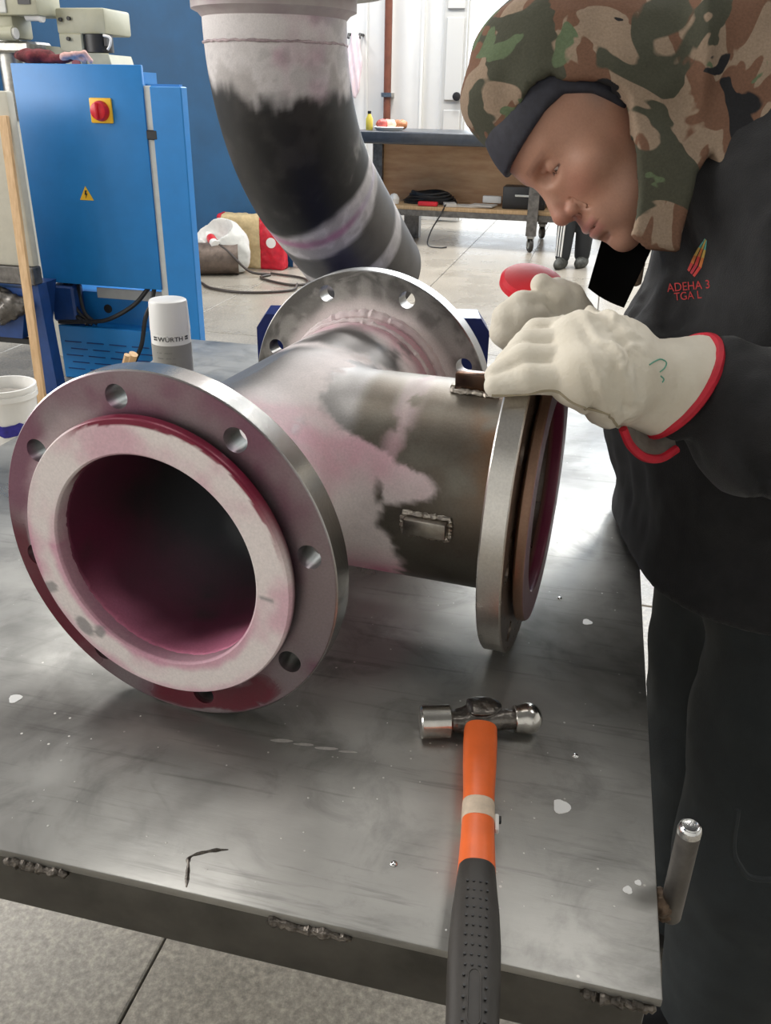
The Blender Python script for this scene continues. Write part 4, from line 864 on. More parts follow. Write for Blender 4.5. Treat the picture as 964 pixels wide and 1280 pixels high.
GR = [(.119, .0134, .0118, 0), (.1205, .0142, .0125, 0), (.14, .0155, .0135, 0), (.16, .0172, .0145, 0), (.185, .0182, .015, 0), (.21, .0180, .015, 0), (.24, .0170, .0145, 0), (.28, .0168, .0145, 0), (.31, .018, .0148, 0), (.325, .0182, .0145, 0), (.332, .0165, .013, 0)]
GR = [(z+.042, w, h_, y) for z, w, h_, y in GR]; bm = oval(bmesh.new(), GR, 36); go = bm_obj('grip', bm, M_['rubber'], hm); go.matrix_local = MS
bm = bmesh.new()
for r_ in range(15):
    for c_ in range(4):
        if 9 < r_ and c_ in (1, 2): continue
        z = .184+r_*.0076; xx = (-.0072, -.0026, .0024, .0070)[c_]+(.0006 if r_ % 2 else 0)
        y = .0140+.0014*min(1, max(0, (z-.182)/.04))-abs(xx)**2.4*38
        lathe(bm, [(0, .0003), (.0009, .0003), (.0009, -.001)], 8, axis_m((xx, y, z), (xx*8, 1, 0)))
d_ = bm_obj('grip_dimples', bm, M_['black'], go)
bm = bmesh.new(); P_ = [(.0042*cos(a)*1.0, .0148, .274+.014*(1 if sin(a) > 0 else -1)+.005*sin(a)) for a in np.linspace(0, 2*pi, 40)]; tube(bm, P_, .0006, 6, closed=True); bm_obj('grip_outline', bm, M_['rubber'], go)

# ------------------------------------------------------------------ spray can
sc_ = empty('spray_can', Vector((-.366, 1.415, TZ)), 0, 'spray can with white cap and grey label standing behind the front flange', 'spray can')
bm = bmesh.new(); lathe(bm, [(0, .002), (.029, 0), (.0325, .004), (.0325, .188), (.031, .193), (.029, .194), (0, .194)], 48); bm_obj('body', bm, M_['white'], sc_)
bm = bmesh.new(); lathe(bm, [(.0327, .006), (.0330, .006), (.0330, .166), (.0327, .166)], 48, closed=True); bm_obj('label', bm, mat('grey_can_label', (.30, .29, .265), .45, var=.06), sc_)
bm = bmesh.new(); lathe(bm, [(.0328, .186), (.0328, .190), (.0312, .232), (.030, .2355), (.0285, .2365), (0, .2362)], 48); bm_obj('cap', bm, mat('white_cap_plastic', (.86, .85, .83), .35), sc_)
def wrap(Rw, z, a0): return lambda v: Vector((Rw*sin(a0+v.x/Rw), -Rw*cos(a0+v.x/Rw), z+v.y))*1 + Vector((sin(a0+v.x/Rw), -cos(a0+v.x/Rw), 0))*v.z
M_['ink'] = mat('black_print', (.03, .03, .035), .5)
tx = wedge_text('W\u00dcRTH', .0105, 'print', M_['ink'], sc_, wrap(.0328, .1765, .22), sx=1.12)
for a in (-.62, 1.1):
    bm = bmesh.new()
    for dx in (-.0032, .0006):
        for dz in (-.003, .0008): box(bm, dx, dx+.0026, dz, dz+.0024, 0, .0006, M=axis_m((.0328*sin(a), -.0328*cos(a), .1775), (sin(a), -cos(a), 0), (0, 0, 1)) @ Matrix.Rotation(pi/2, 4, 'Z'))
    bm_obj('emblem', bm, M_['ink'], sc_, smooth=False, kind='stuff')
bm = bmesh.new()
for k in range(7):
    for a in np.linspace(-.55, .35, 14):
        w = wrap(.03305, .154-k*.009, a)
        if random.random() < .75: box(bm, -.0008, .0008, -.0006, .0006, 0, .0003, M=axis_m(w(Vector((0, 0, 0))), (sin(a), -cos(a), 0)))
bm_obj('small_print', bm, mat('grey_print', (.2, .195, .18), .6), sc_, smooth=False, kind='stuff')

# ------------------------------------------------------------------ the welder
HN = np.array((0.1721, 1.0367, 1.2569)); HF = -.588*RGT-.809*UPV; HU = -.809*RGT+.588*UPV; HL = -FWD
HF /= np.linalg.norm(HF); HU /= np.linalg.norm(HU)
def hl(P): q = P-HN; return np.stack([q@HL, q@HF, q@HU], -1)
def hw(l, f, u): return HN+l*HL+f*HF+u*HU
EYE = (.0305, -.0155, .001)
def head_l(q):
    a = q.copy(); a[..., 0] = np.abs(a[..., 0])
    d = ell(a, (0, -.092, .030), (.077, .1, .093))
    d = smin(d, ell(a, (0, -.050, -.045), (.060, .057, .085)), .03)
    d = smin(d, ell(a, (0, -.048, -.088), (.050, .052, .034)), .025)
    d = smin(d, ell(a, (.044, -.030, -.032), (.024, .021, .020)), .018)
    d = smin(d, cone(a, (0, -.009, .016), (.040, -.021, .019), .0115, .0095), .009)
    d = smin(d, ell(a, (0, -.006, -.110), (.021, .0165, .016)), .014)
    d = smin(d, ell(a, (0, -.006, -.074), (.028, .017, .021)), .013)
    d = smax(d, -ell(a, (.031, .0065, .001), (.022, .0175, .0125)), .007)
    d = smin(d, np.linalg.norm(a-np.array(EYE), axis=-1)-.0132, .003)
    d = smin(d, cone(a, (.018, -.0045, .0065), (.045, -.016, .0055), .0032, .0030), .003)
    d = smax(d, -ell(a, (.0315, -.001, -.0042), (.0135, .0090, .0021)), .001)
    d = smin(d, cone(a, (0, -.004, .004), (0, .0165, -.036), .0078, .0105), .008)
    d = smin(d, ell(a, (0, .0165, -.0395), (.0115, .0105, .0095)), .005)
    d = smin(d, ell(a, (.0125, .0055, -.0435), (.0078, .0105, .0082)), .004)
    d = smax(d, -ell(a, (.0072, .0095, -.0525), (.0042, .0065, .0045)), .002)
    d = smax(d, -cone(a, (.0195, .004, -.036), (.0205, -.001, -.05), .0012, .0012), .004)
    d = smin(d, ell(a, (0, .0065, -.0690), (.022, .0080, .0060)), .004)
    d = smin(d, ell(a, (0, .0050, -.0805), (.0195, .0085, .0068)), .004)
    d = smax(d, -ell(a, (0, .011, -.0747), (.0265, .0145, .0013)), .0015)
    d = smax(d, -cone(a, (.020, .003, -.048), (.033, -.010, -.080), .0018, .0014), .005)
    d = smax(d, -cone(a, (.016, -.003, -.012), (.030, -.006, -.022), .001, .001), .006)
    d = smax(d, -ell(a, (0, .012, -.0925), (.017, .007, .0042)), .005)
    d = smin(d, ell(a, (.066, -.135, -.03), (.007, .016, .026)), .006)
    return d
NECK = np.array((.40, 1.045, 1.315))
def body_fn(P):
    q = hl(P); near = (np.abs(q[..., 0]) < .15) & (q[..., 1] > -.26) & (q[..., 1] < .1) & (np.abs(q[..., 2]) < .2)
    d = np.linalg.norm(q-np.array((0, -.07, -.01)), axis=-1)-.10
    if near.any(): d = d.copy(); d[near] = head_l(q[near])
    d = smin(d, cone(P, hw(0, -.10, -.055), NECK, .054, .062), .02)
    t = cone(P, (.455, 1.0, .86), (.46, 1.0, 1.2), .105, .105); t = smin(t, cone(P, (.49, .90, 1.27), (.43, 1.14, 1.26), .05, .05), .06)
    t = smin(t, chain(P, LARM, [.05, .04, .03], .02), .03); t = smin(t, chain(P, RARM, [.045, .04, .03], .02), .03)
    t = smin(t, chain(P, LLEG, [.07, .05, .035], .02), .03); t = smin(t, chain(P, RLEG, [.07, .05, .035], .02), .03)
    return smin(d, t, .03)
LARM = [np.array(p) for p in ((.50, .875, 1.29), (.53, .76, 1.05), (0.2721, 0.7869, 1.0972))]
RARM = [np.array(p) for p in ((.425, 1.18, 1.28), (.43, 1.25, 1.06), (0.3650, 1.0402, 1.0350))]
LLEG = [np.array(p) for p in ((.525, .885, .84), (.505, .82, .46), (.525, .85, .1))]
RLEG = [np.array(p) for p in ((.515, 1.08, .84), (.50, 1.02, .46), (.52, 1.06, .1))]
M_['skin'] = attr_mat('skin', .12, 900, .06); _b = M_['skin'].node_tree.nodes['Principled BSDF']
_b.inputs['Subsurface Weight'].default_value = .05; _b.inputs['Subsurface Radius'].default_value = (.01, .004, .002); _b.inputs['Subsurface Scale'].default_value = .35; _b.inputs['Specular IOR Level'].default_value = .35
V, F = nets(body_fn, (.08, .66, .06), (.66, 1.36, 1.50), .009)
bm = bmesh.new(); vs = [bm.verts.new(v) for v in V]
for f_ in F: bm.faces.new([vs[k] for k in f_])
for it in range(3):
    P = np.array([tuple(f_.calc_center_median()) for f_ in bm.faces]); q = hl(P)
    sel = (q[:, 1] > -.115+.004*it) & (np.abs(q[:, 0]) < .1) & (q[:, 2] < .075) & (q[:, 2] > -.15)
    if it == 2: sel &= (q[:, 1] > -.04)
    bm.faces.ensure_lookup_table(); es = list({e for f_, s in zip(bm.faces, sel) if s for e in f_.edges})
    bmesh.ops.subdivide_edges(bm, edges=es, cuts=1, use_grid_fill=True)
    bm.verts.ensure_lookup_table(); Vv = np.array([tuple(v.co) for v in bm.verts]); q = hl(Vv); m = (q[:, 1] > -.2) & (np.abs(q[:, 0]) < .12) & (q[:, 2] > -.17)
    Vv[m] = snap(body_fn, Vv[m], 2)
    for v, c in zip(bm.verts, Vv): v.co = c
man = bm_obj('person', bm, M_['skin'], ang=180)
tag(man, 'man in camouflage hood and black hooded top leaning over the pipe tee', 'person')
def skin_paint(P):
    q = hl(P); n1 = fbm(q, 45, 4); n2 = fbm(q, 120, 3, 5); N_ = len(P); a = np.abs(q[:, 0])
    c = mix(np.tile(np.array((.36, .185, .122)), (N_, 1)), np.tile(np.array((.43, .235, .165)), (N_, 1)), n1)
    red = np.maximum(np.maximum(sst(.03, .012, np.linalg.norm(q-np.array((0, .018, -.044)), axis=1)), sst(.035, .01, np.abs(a-.045)+np.abs(q[:, 2]+.035))*.6), 0); c = mix(c, np.tile(np.array((.44, .17, .13)), (N_, 1)), red*.35)
    lip = sst(.012, .008, np.abs(q[:, 2]+.0748))*sst(.026, .02, a)*sst(.001, .006, q[:, 1]); c = mix(c, np.tile(np.array((.36, .13, .115)), (N_, 1)), lip*.7)
    br = sst(.0055, .002, np.abs(q[:, 2]-.0185+.12*(a-.02)**2*20))*sst(.008, .013, a)*sst(.05, .042, a)*(q[:, 1] > -.03)*(.4+.6*n2); c = mix(c, np.tile(np.array((.16, .08, .055)), (N_, 1)), br*.55)
    hair = sst(-.058, -.082, q[:, 1]+.012*(n1-.5))*sst(-.02, .012, q[:, 2])*(.5+.5*n2); c = mix(c, np.tile(np.array((.23, .19, .17)), (N_, 1)), hair*.75)
    bd = sst(-.055, -.075, q[:, 2])*(.3+.5*n2); c = mix(c, np.tile(np.array((.33, .2, .155)), (N_, 1)), bd*.5)
    ls = sst(.0022, .0008, np.abs(q[:, 2]+.0042))*sst(.0135, .011, np.abs(a-.0315))*(q[:, 1] > -.012); c = mix(c, np.tile(np.array((.06, .03, .025)), (N_, 1)), ls*.8)
    return c, 0., .5
paint(man, skin_paint)
M_['eye'] = mat('eye_white', (.55, .5, .46), .25); M_['iris'] = mat('dark_iris', (.05, .03, .02), .15)
for s in (1, -1):
    c = hw(s*EYE[0], EYE[1], EYE[2]); bm = bmesh.new(); bmesh.ops.create_uvsphere(bm, u_segments=20, v_segments=14, radius=.0121, matrix=Matrix.Translation(Vector(c))); e_ = bm_obj('eye', bm, M_['eye'], man)
    dirn = .8*HF-.6*HU; bm = bmesh.new(); bmesh.ops.create_uvsphere(bm, u_segments=16, v_segments=10, radius=.0062, matrix=Matrix.Translation(Vector(c+dirn*.0072))); bm_obj('iris', bm, M_['iris'], e_)

# hood: camouflage cloth, dark lining band
def camo_material():
    m = bpy.data.materials.new('woodland_camouflage'); m.use_nodes = True; nt = m.node_tree; b = nt.nodes['Principled BSDF']; N = nt.nodes.new; L = nt.links.new
    tc = N('ShaderNodeTexCoord'); src = tc.outputs['Object']
    def layer(prev, col, scale, off, thr, st):
        mp = N('ShaderNodeMapping'); mp.inputs['Location'].default_value = off; mp.inputs['Rotation'].default_value = (.3, .5, .4); mp.inputs['Scale'].default_value = st; L(src, mp.inputs[0])
        n = N('ShaderNodeTexNoise'); n.inputs['Scale'].default_value = scale; n.inputs['Detail'].default_value = 2.5; n.inputs['Roughness'].default_value = .5; n.inputs['Distortion'].default_value = .9; L(mp.outputs[0], n.inputs['Vector'])
        r = N('ShaderNodeMapRange'); r.inputs[1].default_value = thr; r.inputs[2].default_value = thr+.012; L(n.outputs['Fac'], r.inputs[0])
        x = N('ShaderNodeMix'); x.data_type = 'RGBA'; L(r.outputs[0], x.inputs[0]); x.inputs[7].default_value = (*col, 1)
        if isinstance(prev, tuple): x.inputs[6].default_value = (*prev, 1)
        else: L(prev, x.inputs[6])
        return x.outputs[2]
    c = layer((.17, .092, .06), (.29, .215, .155), 15, (.3, .1, .7), .515, (1, 1, .6))
    c = layer(c, (.07, .07, .05), 12, (2.3, 5.1, .2), .55, (1, .8, 1))
    c = layer(c, (.115, .15, .085), 16, (7.3, 1.1, 3.2), .64, (1, 1, 1))
    c = layer(c, (.022, .022, .024), 16, (4.1, 8.2, 1.3), .63, (1, 1, .7))
    n = N('ShaderNodeTexNoise'); n.inputs['Scale'].default_value = 400; L(src, n.inputs['Vector'])
    mr = N('ShaderNodeMapRange'); mr.inputs[3].default_value = .75; mr.inputs[4].default_value = 1.25; L(n.outputs['Fac'], mr.inputs[0])
    x = N('ShaderNodeMix'); x.data_type = 'RGBA'; x.blend_type = 'MULTIPLY'; x.inputs[0].default_value = 1; L(c, x.inputs[6]); L(mr.outputs[0], x.inputs[7]); L(x.outputs[2], b.inputs['Base Color'])
    b.inputs['Roughness'].default_value = .9; b.inputs['Specular IOR Level'].default_value = .2
    bp = N('ShaderNodeBump'); bp.inputs['Strength'].default_value = .3; bp.inputs['Distance'].default_value = .001; L(n.outputs['Fac'], bp.inputs['Height']); L(bp.outputs[0], b.inputs['Normal'])
    return m
M_['camo'] = camo_material()
OPEN = [(.2, .085), (-0.0130, 0.0656), (-0.0446, 0.0660), (-0.0633, 0.0550), (-0.0646, 0.0384), (-0.0801, 0.0118), (-0.0874, -0.0109), (-0.0850, -0.0273), (-0.0556, -0.0581), (-0.0214, -0.0920), (0.0027, -0.1052), (0.0322, -0.1155), (0.0029, -0.1629), (-0.0382, -0.1433), (-0.0662, -0.1288), (-0.0954, -0.1270), (-0.0412, -0.2457), (0.1428, -0.3794), (.2, -.4)]
def hood_fn(P):
    q = hl(P); a = q.copy()
    n = fbm(q*np.array((1, 1, 1)), 17, 3, 3)-.5; fold = np.abs(fbm(q*np.array((.6, 1, 1)), 12, 2, 31)-.5)
    d = ell(a, (0, -.105, .046), (.094, .106, .113))
    d = smin(d, ell(a, (0, -.035, .10), (.05, .028, .035)), .025)
    d = smin(d, cone(a, (0, -.13, .0), (0, -.235, -.095), .098, .088), .03)
    d = smin(d, cone(a, (0, -.115, -.02), (0, -.078, -.185), .088, .086), .03)
    d = smin(d, cone(P, hw(0, -.2, -.08), (.45, 1.04, 1.31), .095, .10), .05)
    d = d+.010*n-.016*(.12-fold)*sst(.02, -.1, q[..., 2])
    rid = np.abs((q[..., 2]+.055)*.8+(q[..., 1]+.16)*.5+.03*n); d = d-.009*sst(.02, .0, rid)*sst(-.1, -.14, q[..., 1])*sst(.0, .06, q[..., 0])
    inner = d+.0105
    op = poly2(q[..., 1], q[..., 2], OPEN)
    fl_ = np.maximum(np.abs(q[..., 0])-.075, np.maximum(q[..., 2]+.055+.4*np.maximum(0, -.12-q[..., 1]), -q[..., 1]-.2)); d = smax(d, -fl_, .004); d = np.maximum(d, -inner)
    aL = np.abs(q[..., 0])-(.082-.16*np.maximum(0, q[..., 1]+.07)-.05*np.maximum(0, -.09-q[..., 2])+.004*np.sin(q[..., 1]*80))
    sl_ = np.maximum(np.abs(aL)-.0048, np.maximum(np.maximum(q[..., 1]-.02, -.13-q[..., 1]), np.maximum(q[..., 2]+.005, -.24-q[..., 2]))); d = smin(d, sl_, .012)
    d = smax(d, -op, .003)
    return d
hood = sdf_obj('hood', hood_fn, (.06, .85, 1.09), (.58, 1.26, 1.53), .0042, M_['camo'], man, proj=1)
bm_ = hood.modifiers.new('s', 'SMOOTH'); bm_.factor = .4; bm_.iterations = 2
# stitched hem along the face opening
def on(fn, P, off=0.): 
    P = snap(fn, np.array(P, float), 6); e = 1e-4; g = np.stack([(fn(P+np.eye(3)[k]*e)-fn(P-np.eye(3)[k]*e)) for k in range(3)], -1); g /= np.linalg.norm(g, axis=1)[:, None]+1e-9; return P+g*off
BAND = [(.06, .1), (.06, .042), (-0.0031, 0.0405), (-0.0360, 0.0395), (-0.0582, 0.0334), (-0.0760, 0.0088), (-0.0883, -0.0290), (-0.1318, 0.0027), (-.1, .12)]
def band_fn(P):
    q = hl(P); d0 = ell(q, (0, -.092, .030), (.0825, .1075, .0985)); d = np.maximum(d0, -(d0+.010)); return smax(d, poly2(q[..., 1], q[..., 2], BAND), .003)
sdf_obj('lining_band', band_fn, (.06, .90, 1.2), (.40, 1.20, 1.45), .0038, mat('dark_navy_lining', (.022, .022, .032), .75, var=.3, vs=90), man, proj=1)

# black hooded top
WR = np.array((0.2163, 0.7652, 1.1099)); CE = np.array((0.2719, 0.7833, 1.0968)); CN = (CE-WR)/np.linalg.norm(CE-WR)-.45*UPV; CN /= np.linalg.norm(CN)
def top_fn(P):
    w = fbm(P*np.array((1, 1, .55)), 14, 3, 2)-.5; w2 = fbm(P, 34, 2, 8)-.5
    t = cone(P, (.470, .95, .79), (.468, .94, 1.0), .140, .150); t = smin(t, cone(P, (.470, 1.06, .79), (.455, 1.09, 1.0), .14, .15), .05)
    t = smin(t, cone(P, (.468, .95, 1.0), (.485, .94, 1.24), .148, .125), .05); t = smin(t, cone(P, (.44, 1.09, 1.0), (.455, 1.10, 1.22), .145, .12), .05)
    t = smin(t, cone(P, (.50, .90, 1.31), (.45, 1.15, 1.29), .078, .07), .06)
    t = smin(t, cone(P, (0.3783, 0.9929, 1.2581), (0.4290, 1.0268, 1.3280), .056, .074), .04)
    sl = chain(P, [(.50, .88, 1.30), (.535, .765, 1.06), (0.3560, 0.7621, 1.0805), (0.3112, 0.7846, 1.0925), (0.2783, 0.7863, 1.0960)], [.078, .078, .066, .046, .038], .02); sl = smax(sl, -((P-CE)@CN)+.006, .004); sl = np.minimum(sl, cone(P, (0.3165, 0.7846, 1.0926), (0.2465, 0.7790, 1.1016), .030, .024))
    el_ = P-np.array((0.3334, 0.7651, 1.0868)); sl = sl-.015*np.sin(el_[..., 0]*95+el_[..., 2]*55+w*7)*sst(.16, .05, np.linalg.norm(el_, axis=-1))*sst(.015, .07, (P-CE)@CN)
    ra = chain(P, [(.43, 1.17, 1.29), (.43, 1.24, 1.07), (0.3176, 1.0141, 1.0500)], [.072, .07, .05], .03)
    d = smin(t, sl, .004); d = smin(d, ra, .02); d = d+.020*w+.005*w2+.0035*np.sin(P[..., 2]*30+P[..., 0]*50+w*9)*sst(.95, 1.15, P[..., 2])
    d = smin(d, cone(P, (.463, .93, .815), (.463, 1.09, .815), .142, .14)+.004*w, .012)
    d = smax(d, .812-P[..., 2], .008)
    cut = (P-np.array((0.2875, 0.7857, 1.0948)))@(np.array((0.3523, 0.7620, 1.0804))-np.array((0.2875, 0.7857, 1.0948)))
    return d
M_['hoodie'] = mat('black_hooded_top_cloth', (.0115, .0115, .0125), .88, col2=(.02, .02, .021), vs=26, bump=.35, bs=700, spec=.3)
_hb = M_['hoodie'].node_tree.nodes['Principled BSDF']; _hb.inputs['Sheen Weight'].default_value = .1; _hb.inputs['Sheen Roughness'].default_value = .5
htop = sdf_obj('hooded_top', top_fn, (.22, .64, .79), (.70, 1.36, 1.44), .0075, M_['hoodie'], man, proj=1)
# trousers
def tr_fn(P):
    w = fbm(P*np.array((1, 1, .6)), 15, 3, 22)-.5
    d = smin(cone(P, (.512, .93, .84), (.515, 1.06, .84), .135, .13), chain(P, LLEG, [.128, .11, .085], .02), .03); d = smin(d, chain(P, RLEG, [.125, .1, .08], .02), .02)
    d = d+.02*w; d = smax(d, P[..., 2]-.90, .01); return smax(d, .07-P[..., 2], .01)
sdf_obj('trousers', tr_fn, (.28, .68, .05), (.72, 1.24, .92), .011, mat('dark_work_trouser_cloth', (.0125, .016, .0175), .85, col2=(.02, .025, .027), vs=20, bump=.3, bs=600), man)
trs = [o for o in man.children if o.name.startswith('trousers')][0]
Pk = []
pc = np.array((0.3571, 0.5788, 0.7033))
for k in range(30):
    u, v = [(-.03, .03), (-.03, -.015), (-.012, -.035), (.05, -.035)][0], 0
path = [(-.032, .035), (-.03, .0), (-.026, -.022), (-.008, -.034), (.05, -.030)]
pp3 = [pc+RGT*u+UPV*v for u, v in path]; pp3 = np.array([tuple(p) for p in spline([Vector(p) for p in pp3], 6)])
bm = bmesh.new(); tube(bm, [Vector(p) for p in on(tr_fn, pp3, .001)], .003, 6); bm_obj('pocket_flap_edge', bm, mat('trouser_seam', (.018, .022, .024), .8), trs)
for L_ in (LLEG, RLEG):
    a_ = L_[2]
    sdf_obj('shoe', lambda P: smax(smin(cone(P, (a_[0]-.14, a_[1]-.02, .045), (a_[0]+.03, a_[1], .05), .045, .05), cone(P, (a_[0], a_[1], .05), (a_[0], a_[1], .13), .05, .05), .03), -P[..., 2]+.001, .004), (a_[0]-.21, a_[1]-.09, -.01), (a_[0]+.1, a_[1]+.09, .2), .011, M_['black'], man)
# black flap hanging under the chin
fl4 = [(0.2505, 1.0478, 1.2110), (0.3097, 1.0414, 1.1977), (0.2785, 1.0260, 1.1203), (0.2350, 1.0360, 1.1409)]
bm = bmesh.new(); G = []
for i in range(9):
    row = []
    for j in range(7):
        a, b, c, d = [Vector(p) for p in fl4]; u, v = j/6, i/8; p = (a.lerp(b, u)).lerp(d.lerp(c, u), v); p += Vector(FWD)*(.006*sin(u*pi)*1.2-.004*v); row.append(bm.verts.new(p))
    G.append(row)
for i in range(8):
    for j in range(6): bm.faces.new((G[i][j], G[i][j+1], G[i+1][j+1], G[i+1][j]))
bmesh.ops.solidify(bm, geom=bm.faces[:], thickness=.004); bm_obj('chin_flap', bm, mat('black_hook_fabric', (.006, .006, .006), .95, spec=.1), man)
def trace(fn, pts, off=0., t0=.6):
    R_ = np.array([FWD+(x-482)/FPX*RGT-(y-640)/FPX*UPV for x, y in pts]); R_ /= np.linalg.norm(R_, axis=1)[:, None]; t = np.full(len(R_), t0); o = np.array((0, 0, CAMZ))
    for _ in range(70): t = t+np.clip(fn(o+R_*t[:, None])*.8, -.01, .05)
    return o+R_*(t-off)[:, None]
# crest on the chest
def decal(name, polys, m, off=.0014, sub=2):
    bm = bmesh.new()
    for poly in polys: bm.faces.new([bm.verts.new((x, y, 0)) for x, y in poly])
    bmesh.ops.triangulate(bm, faces=bm.faces[:])
    bmesh.ops.subdivide_edges(bm, edges=bm.edges[:], cuts=sub, use_grid_fill=True)
    P = trace(top_fn, [(v.co.x, v.co.y) for v in bm.verts], off)
    for v, p in zip(bm.verts, P): v.co = p
    return bm_obj(name, bm, m, htop, smooth=False)
def px(x, y): return (x, y)
cols = ((.07, .36, .36), (.12, .42, .36), (.6, .42, .1), (.62, .2, .05), (.55, .05, .04), (.45, .03, .05))
LT = [(881, 298), (873, 309), (867, 319), (863, 328), (859, 337)]; RT = [(884, 301), (883, 313), (881, 323), (878, 335), (869, 347)]
for k in range(4):
    for s in range(3):
        f0, f1 = s/3+.03, (s+1)/3-.06
        def lp(a, b, f): return px(a[0]+(b[0]-a[0])*f, a[1]+(b[1]-a[1])*f)
        decal('crest_stripe', [[lp(LT[k], RT[k], f0), lp(LT[k], RT[k], f1), lp(LT[k+1], RT[k+1], f1), lp(LT[k+1], RT[k+1], f0)]], mat('crest_thread', cols[k+1 if s != 1 else min(5, k+2)], .7), sub=1)
M_['red_thread'] = mat('red_thread', (.42, .03, .03), .75)
for txt, cx_, cy_, sz in (('ADEHA 3', 861, 358, 15), ('TGA L', 860, 370, 14)):
    t_ = wedge_text(txt, sz, 'chest_text', M_['red_thread'], htop, Matrix.Identity(4), 0.)
    P = trace(top_fn, [(cx_+v.co.x*.88-.1*v.co.y, cy_-v.co.y-.08*v.co.x) for v in t_.data.vertices], .0016)
    for v, p in zip(t_.data.vertices, P): v.co = p

# left glove gripping the top of the branch flange
M_['glove'] = mat('cream_glove_leather', (.66, .60, .49), .75, col2=(.74, .69, .59), vs=16, bump=.3, bs=220)
M_['glove_red'] = mat('red_binding', (.50, .012, .03), .6, var=.15, vs=60)
WR = np.array((0.2163, 0.7652, 1.1099)); CE = np.array((0.2719, 0.7833, 1.0968))
def lg_fn(P):
    d = chain(P, [(0.1746, 0.7264, 1.1261), (0.2015, 0.7464, 1.1169), WR], [.029, .034, .036], .02)
    d = smin(d, chain(P, [(0.1832, 0.7689, 1.1450), (0.2100, 0.7749, 1.1297), WR], [.027, .033, .036], .02), .02)
    d = smin(d, cone(P, (0.1611, 0.7282, 1.1253), (0.1658, 0.7668, 1.1474), .022, .022), .015)
    for pts, rs in (([(0.1552, 0.7221, 1.1241), (0.1217, 0.7218, 1.1235), (0.0948, 0.7259, 1.1158)], [.0150, .0132, .0105]),
                    ([(0.1576, 0.7415, 1.1343), (0.1196, 0.7399, 1.1355), (0.0967, 0.7347, 1.1226)], [.0158, .0140, .0115]),
                    ([(0.1602, 0.7619, 1.1441), (0.1255, 0.7612, 1.1428), (0.1061, 0.7470, 1.1295)], [.0158, .0140, .0118]),
                    ([(0.1658, 0.7808, 1.1512), (0.1371, 0.7839, 1.1483), (0.1184, 0.7691, 1.1361)], [.0155, .0138, .0115])):
        d = smin(d, chain(P, pts, rs, .004), .0012)
    d = smin(d, chain(P, [(0.2123, 0.7919, 1.1418), (0.1905, 0.8158, 1.1453), (0.1706, 0.8305, 1.1412)], [.02, .0165, .013], .008), .012)
    ax = CE-WR; h = np.clip(((P-WR)@ax)/(ax@ax), -.2, 1.3); n = np.linalg.norm(P-WR-h[..., None]*ax, axis=-1); 
    cu = n-(.036+.015*np.clip(h, 0, 1.3)); d = smin(d, np.maximum(cu, -h*.07), .012)
    w = fbm(P*np.array((1., 1, .7)), 40, 3, 3)-.5; q = (P-WR)@RGT
    wr = np.sin((q+.06*w)*420)*sst(.035, .0, np.abs(q+.012)); d = d+.0045*w*(.3+.7*sst(-.065, -.035, q))+.0012*wr
    d = d+.003*np.sin((P@RGT)*230+(P@UPV)*120+w*6)*sst(.005, -.015, q)*sst(-.055, -.035, q)
    # end of the cuff and its hollow
    nrm = CE-WR; nrm = nrm/np.linalg.norm(nrm)-.45*UPV; nrm /= np.linalg.norm(nrm); e = (P-CE)@nrm
    d = np.maximum(d, e); hol = np.maximum(cu+.0075, -h+.45); return np.maximum(d, -hol)
lg = sdf_obj('left_glove', lg_fn, tuple(np.array((0.1546, 0.7476, 1.1193))-np.array((.10, .12, .11))), tuple(np.array((0.2354, 0.7774, 1.1119))+np.array((.10, .12, .11))), .0031, M_['glove'], man, proj=1)
ax = (CE-WR)/np.linalg.norm(CE-WR); nrm = ax-.45*UPV; nrm /= np.linalg.norm(nrm); b1 = np.cross(nrm, UPV); b1 /= np.linalg.norm(b1); b2 = np.cross(b1, nrm); ring = []
for k in range(64):
    dr_ = cos(2*pi*k/64)*b1+sin(2*pi*k/64)*b2; lo_, hi_ = .01, .12
    for _ in range(26):
        md = (lo_+hi_)/2; p = CE+dr_*md; hh2 = ((p-WR)@(CE-WR))/((CE-WR)@(CE-WR)); cu = np.linalg.norm(p-WR-np.clip(hh2, -.2, 1.3)*(CE-WR))-(.036+.015*np.clip(hh2, 0, 1.3)); 
        if cu < 0: lo_ = md
        else: hi_ = md
    ring.append(Vector(CE+dr_*(lo_-.002)))
bm = bmesh.new(); tube(bm, ring, .0052, 8, closed=True); bm_obj('cuff_binding', bm, M_['glove_red'], lg)
fp = [(0.2138, 0.7320, 1.0758), (0.2235, 0.7351, 1.0593), (0.2377, 0.7350, 1.0477), (0.2549, 0.7392, 1.0448), (0.2713, 0.7479, 1.0513)]
fp = spline([Vector(p) for p in fp], 5); bm = bmesh.new(); tube(bm, fp, .0042, 8); bm_obj('cuff_binding', bm, M_['glove_red'], lg)
tpq = spline([Vector(p) for p in ((0.2231, 0.7403, 1.0815), (0.2356, 0.7483, 1.0750), (0.2484, 0.7565, 1.0691), (0.2604, 0.7560, 1.0679), (0.2725, 0.7628, 1.0705))], 5)
bm = bmesh.new(); a = [bm.verts.new(p) for p in fp]; b = [bm.verts.new(p+Vector(FWD)*.012) for p in tpq]
for k in range(len(a)-1): bm.faces.new((a[k], a[k+1], b[k+1], b[k]))
bmesh.ops.solidify(bm, geom=bm.faces[:], thickness=.003); bm_obj('cuff_flap', bm, mat('grey_suede_lining', (.36, .33, .29), .9, var=.2, vs=60), lg)
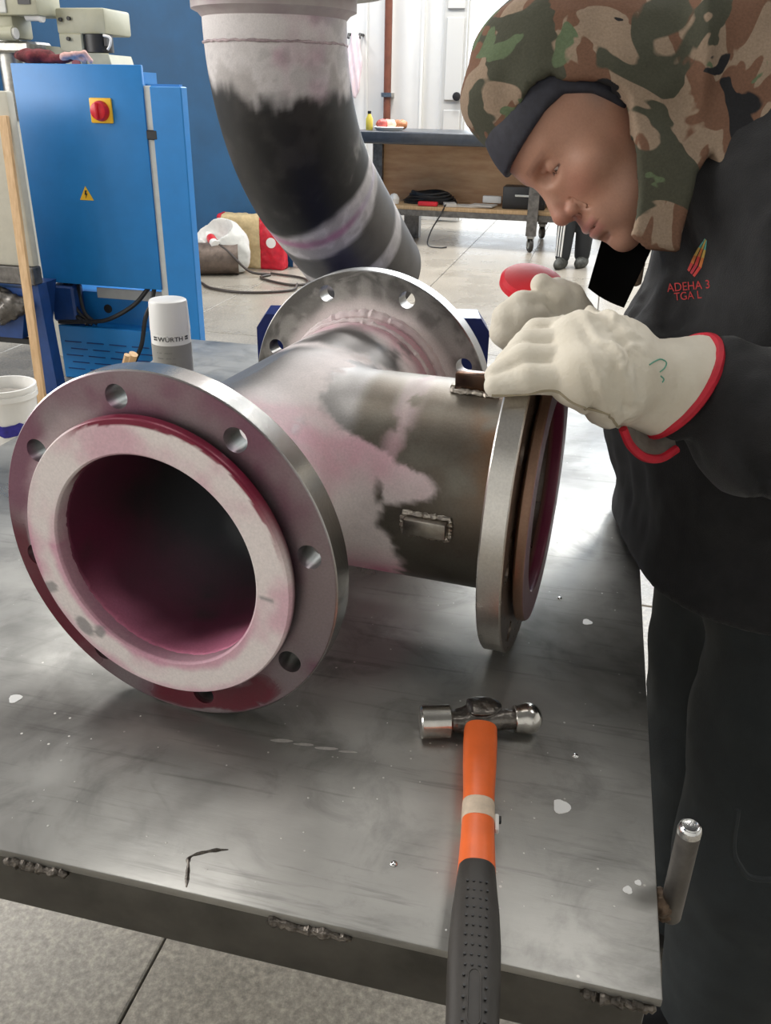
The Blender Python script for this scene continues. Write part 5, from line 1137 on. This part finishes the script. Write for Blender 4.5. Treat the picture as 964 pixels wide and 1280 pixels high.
bm = bmesh.new(); s_ = on(lg_fn, np.array([tuple(p) for p in spline([Vector(p) for p in ((0.0932, 0.7224, 1.1133), (0.1149, 0.7178, 1.1152), (0.1410, 0.7072, 1.1163), (0.1584, 0.7010, 1.1036), (0.1805, 0.7015, 1.0930), (0.2104, 0.7222, 1.0786))], 8)]), .0)
tube(bm, [Vector(p) for p in s_], .0013, 6); bm_obj('glove_seam', bm, mat('glove_thread', (.34, .29, .2), .8), lg)
bm = bmesh.new()
for pts in ([(812, 456), (818, 452), (826, 449), (833, 453), (831, 460), (825, 465)], [(826, 470), (830, 474), (828, 478)]):
    P = trace(lg_fn, [tuple(p)[:2] for p in spline([Vector((*p, 0)) for p in pts], 4)], .0002, .55); tube(bm, [Vector(p) for p in P], .0007, 5)
bm_obj('pen_mark', bm, mat('green_pen_ink', (.12, .36, .26), .7), lg)
# right glove holding the red tool
def rg_fn(P):
    d = cone(P, (0.1601, 0.9527, 1.1181), (0.1948, 0.9657, 1.0992), .030, .034); d = smin(d, cone(P, (0.1948, 0.9657, 1.0992), (0.2856, 0.9968, 1.0603), .034, .036), .02)
    for pts, rs in (([(0.1482, 0.9315, 1.1088), (0.1279, 0.9297, 1.1282), (0.1433, 0.9367, 1.1425), (0.1615, 0.9435, 1.1449)], [.0165, .015, .0135, .011]),
                    ([(0.1448, 0.9317, 1.0979), (0.1272, 0.9282, 1.1136), (0.1411, 0.9256, 1.1311), (0.1609, 0.9323, 1.1335)], [.016, .0155, .014, .011]),
                    ([(0.2010, 0.9577, 1.1285), (0.1816, 0.9502, 1.1474), (0.1655, 0.9511, 1.1608)], [.019, .016, .0125]),
                    ([(0.2149, 0.9671, 1.1249), (0.1996, 0.9605, 1.1456), (0.1842, 0.9595, 1.1551)], [.018, .015, .0125])):
        d = smin(d, chain(P, pts, rs, .007), .003)
    w = fbm(P, 40, 3, 13)-.5; return d+.0035*w
rg = sdf_obj('right_glove', rg_fn, tuple(np.array((0.1610, 0.9492, 1.1225))-np.array((.075, .11, .09))), tuple(np.array((0.2506, 0.9760, 1.1089))+np.array((.08, .11, .11))), .0036, M_['glove'], man, proj=1)
# the red tool in that hand
dc = np.array((0.1617, 0.9832, 1.1580)); dn = .62*UPV-.66*FWD+.1*RGT; dn /= np.linalg.norm(dn)
rt = empty('red_disc_tool', Vector(dc), 0, 'round red hand tool held up in the right glove', 'hand tool')
bm = bmesh.new(); lathe(bm, [(0, .006), (.02, .0055), (.034, .003), (.0375, -.001), (.0375, -.008), (.034, -.011), (.012, -.013), (0, -.013)], 48, axis_m((0, 0, 0), dn)); bm_obj('disc', bm, M_['red'], rt)
bm = bmesh.new(); lathe(bm, [(0, -.012), (.009, -.012), (.008, -.04), (.010, -.085), (0, -.088)], 20, axis_m((0, 0, 0), dn)); bm_obj('shank', bm, M_['red'], rt)
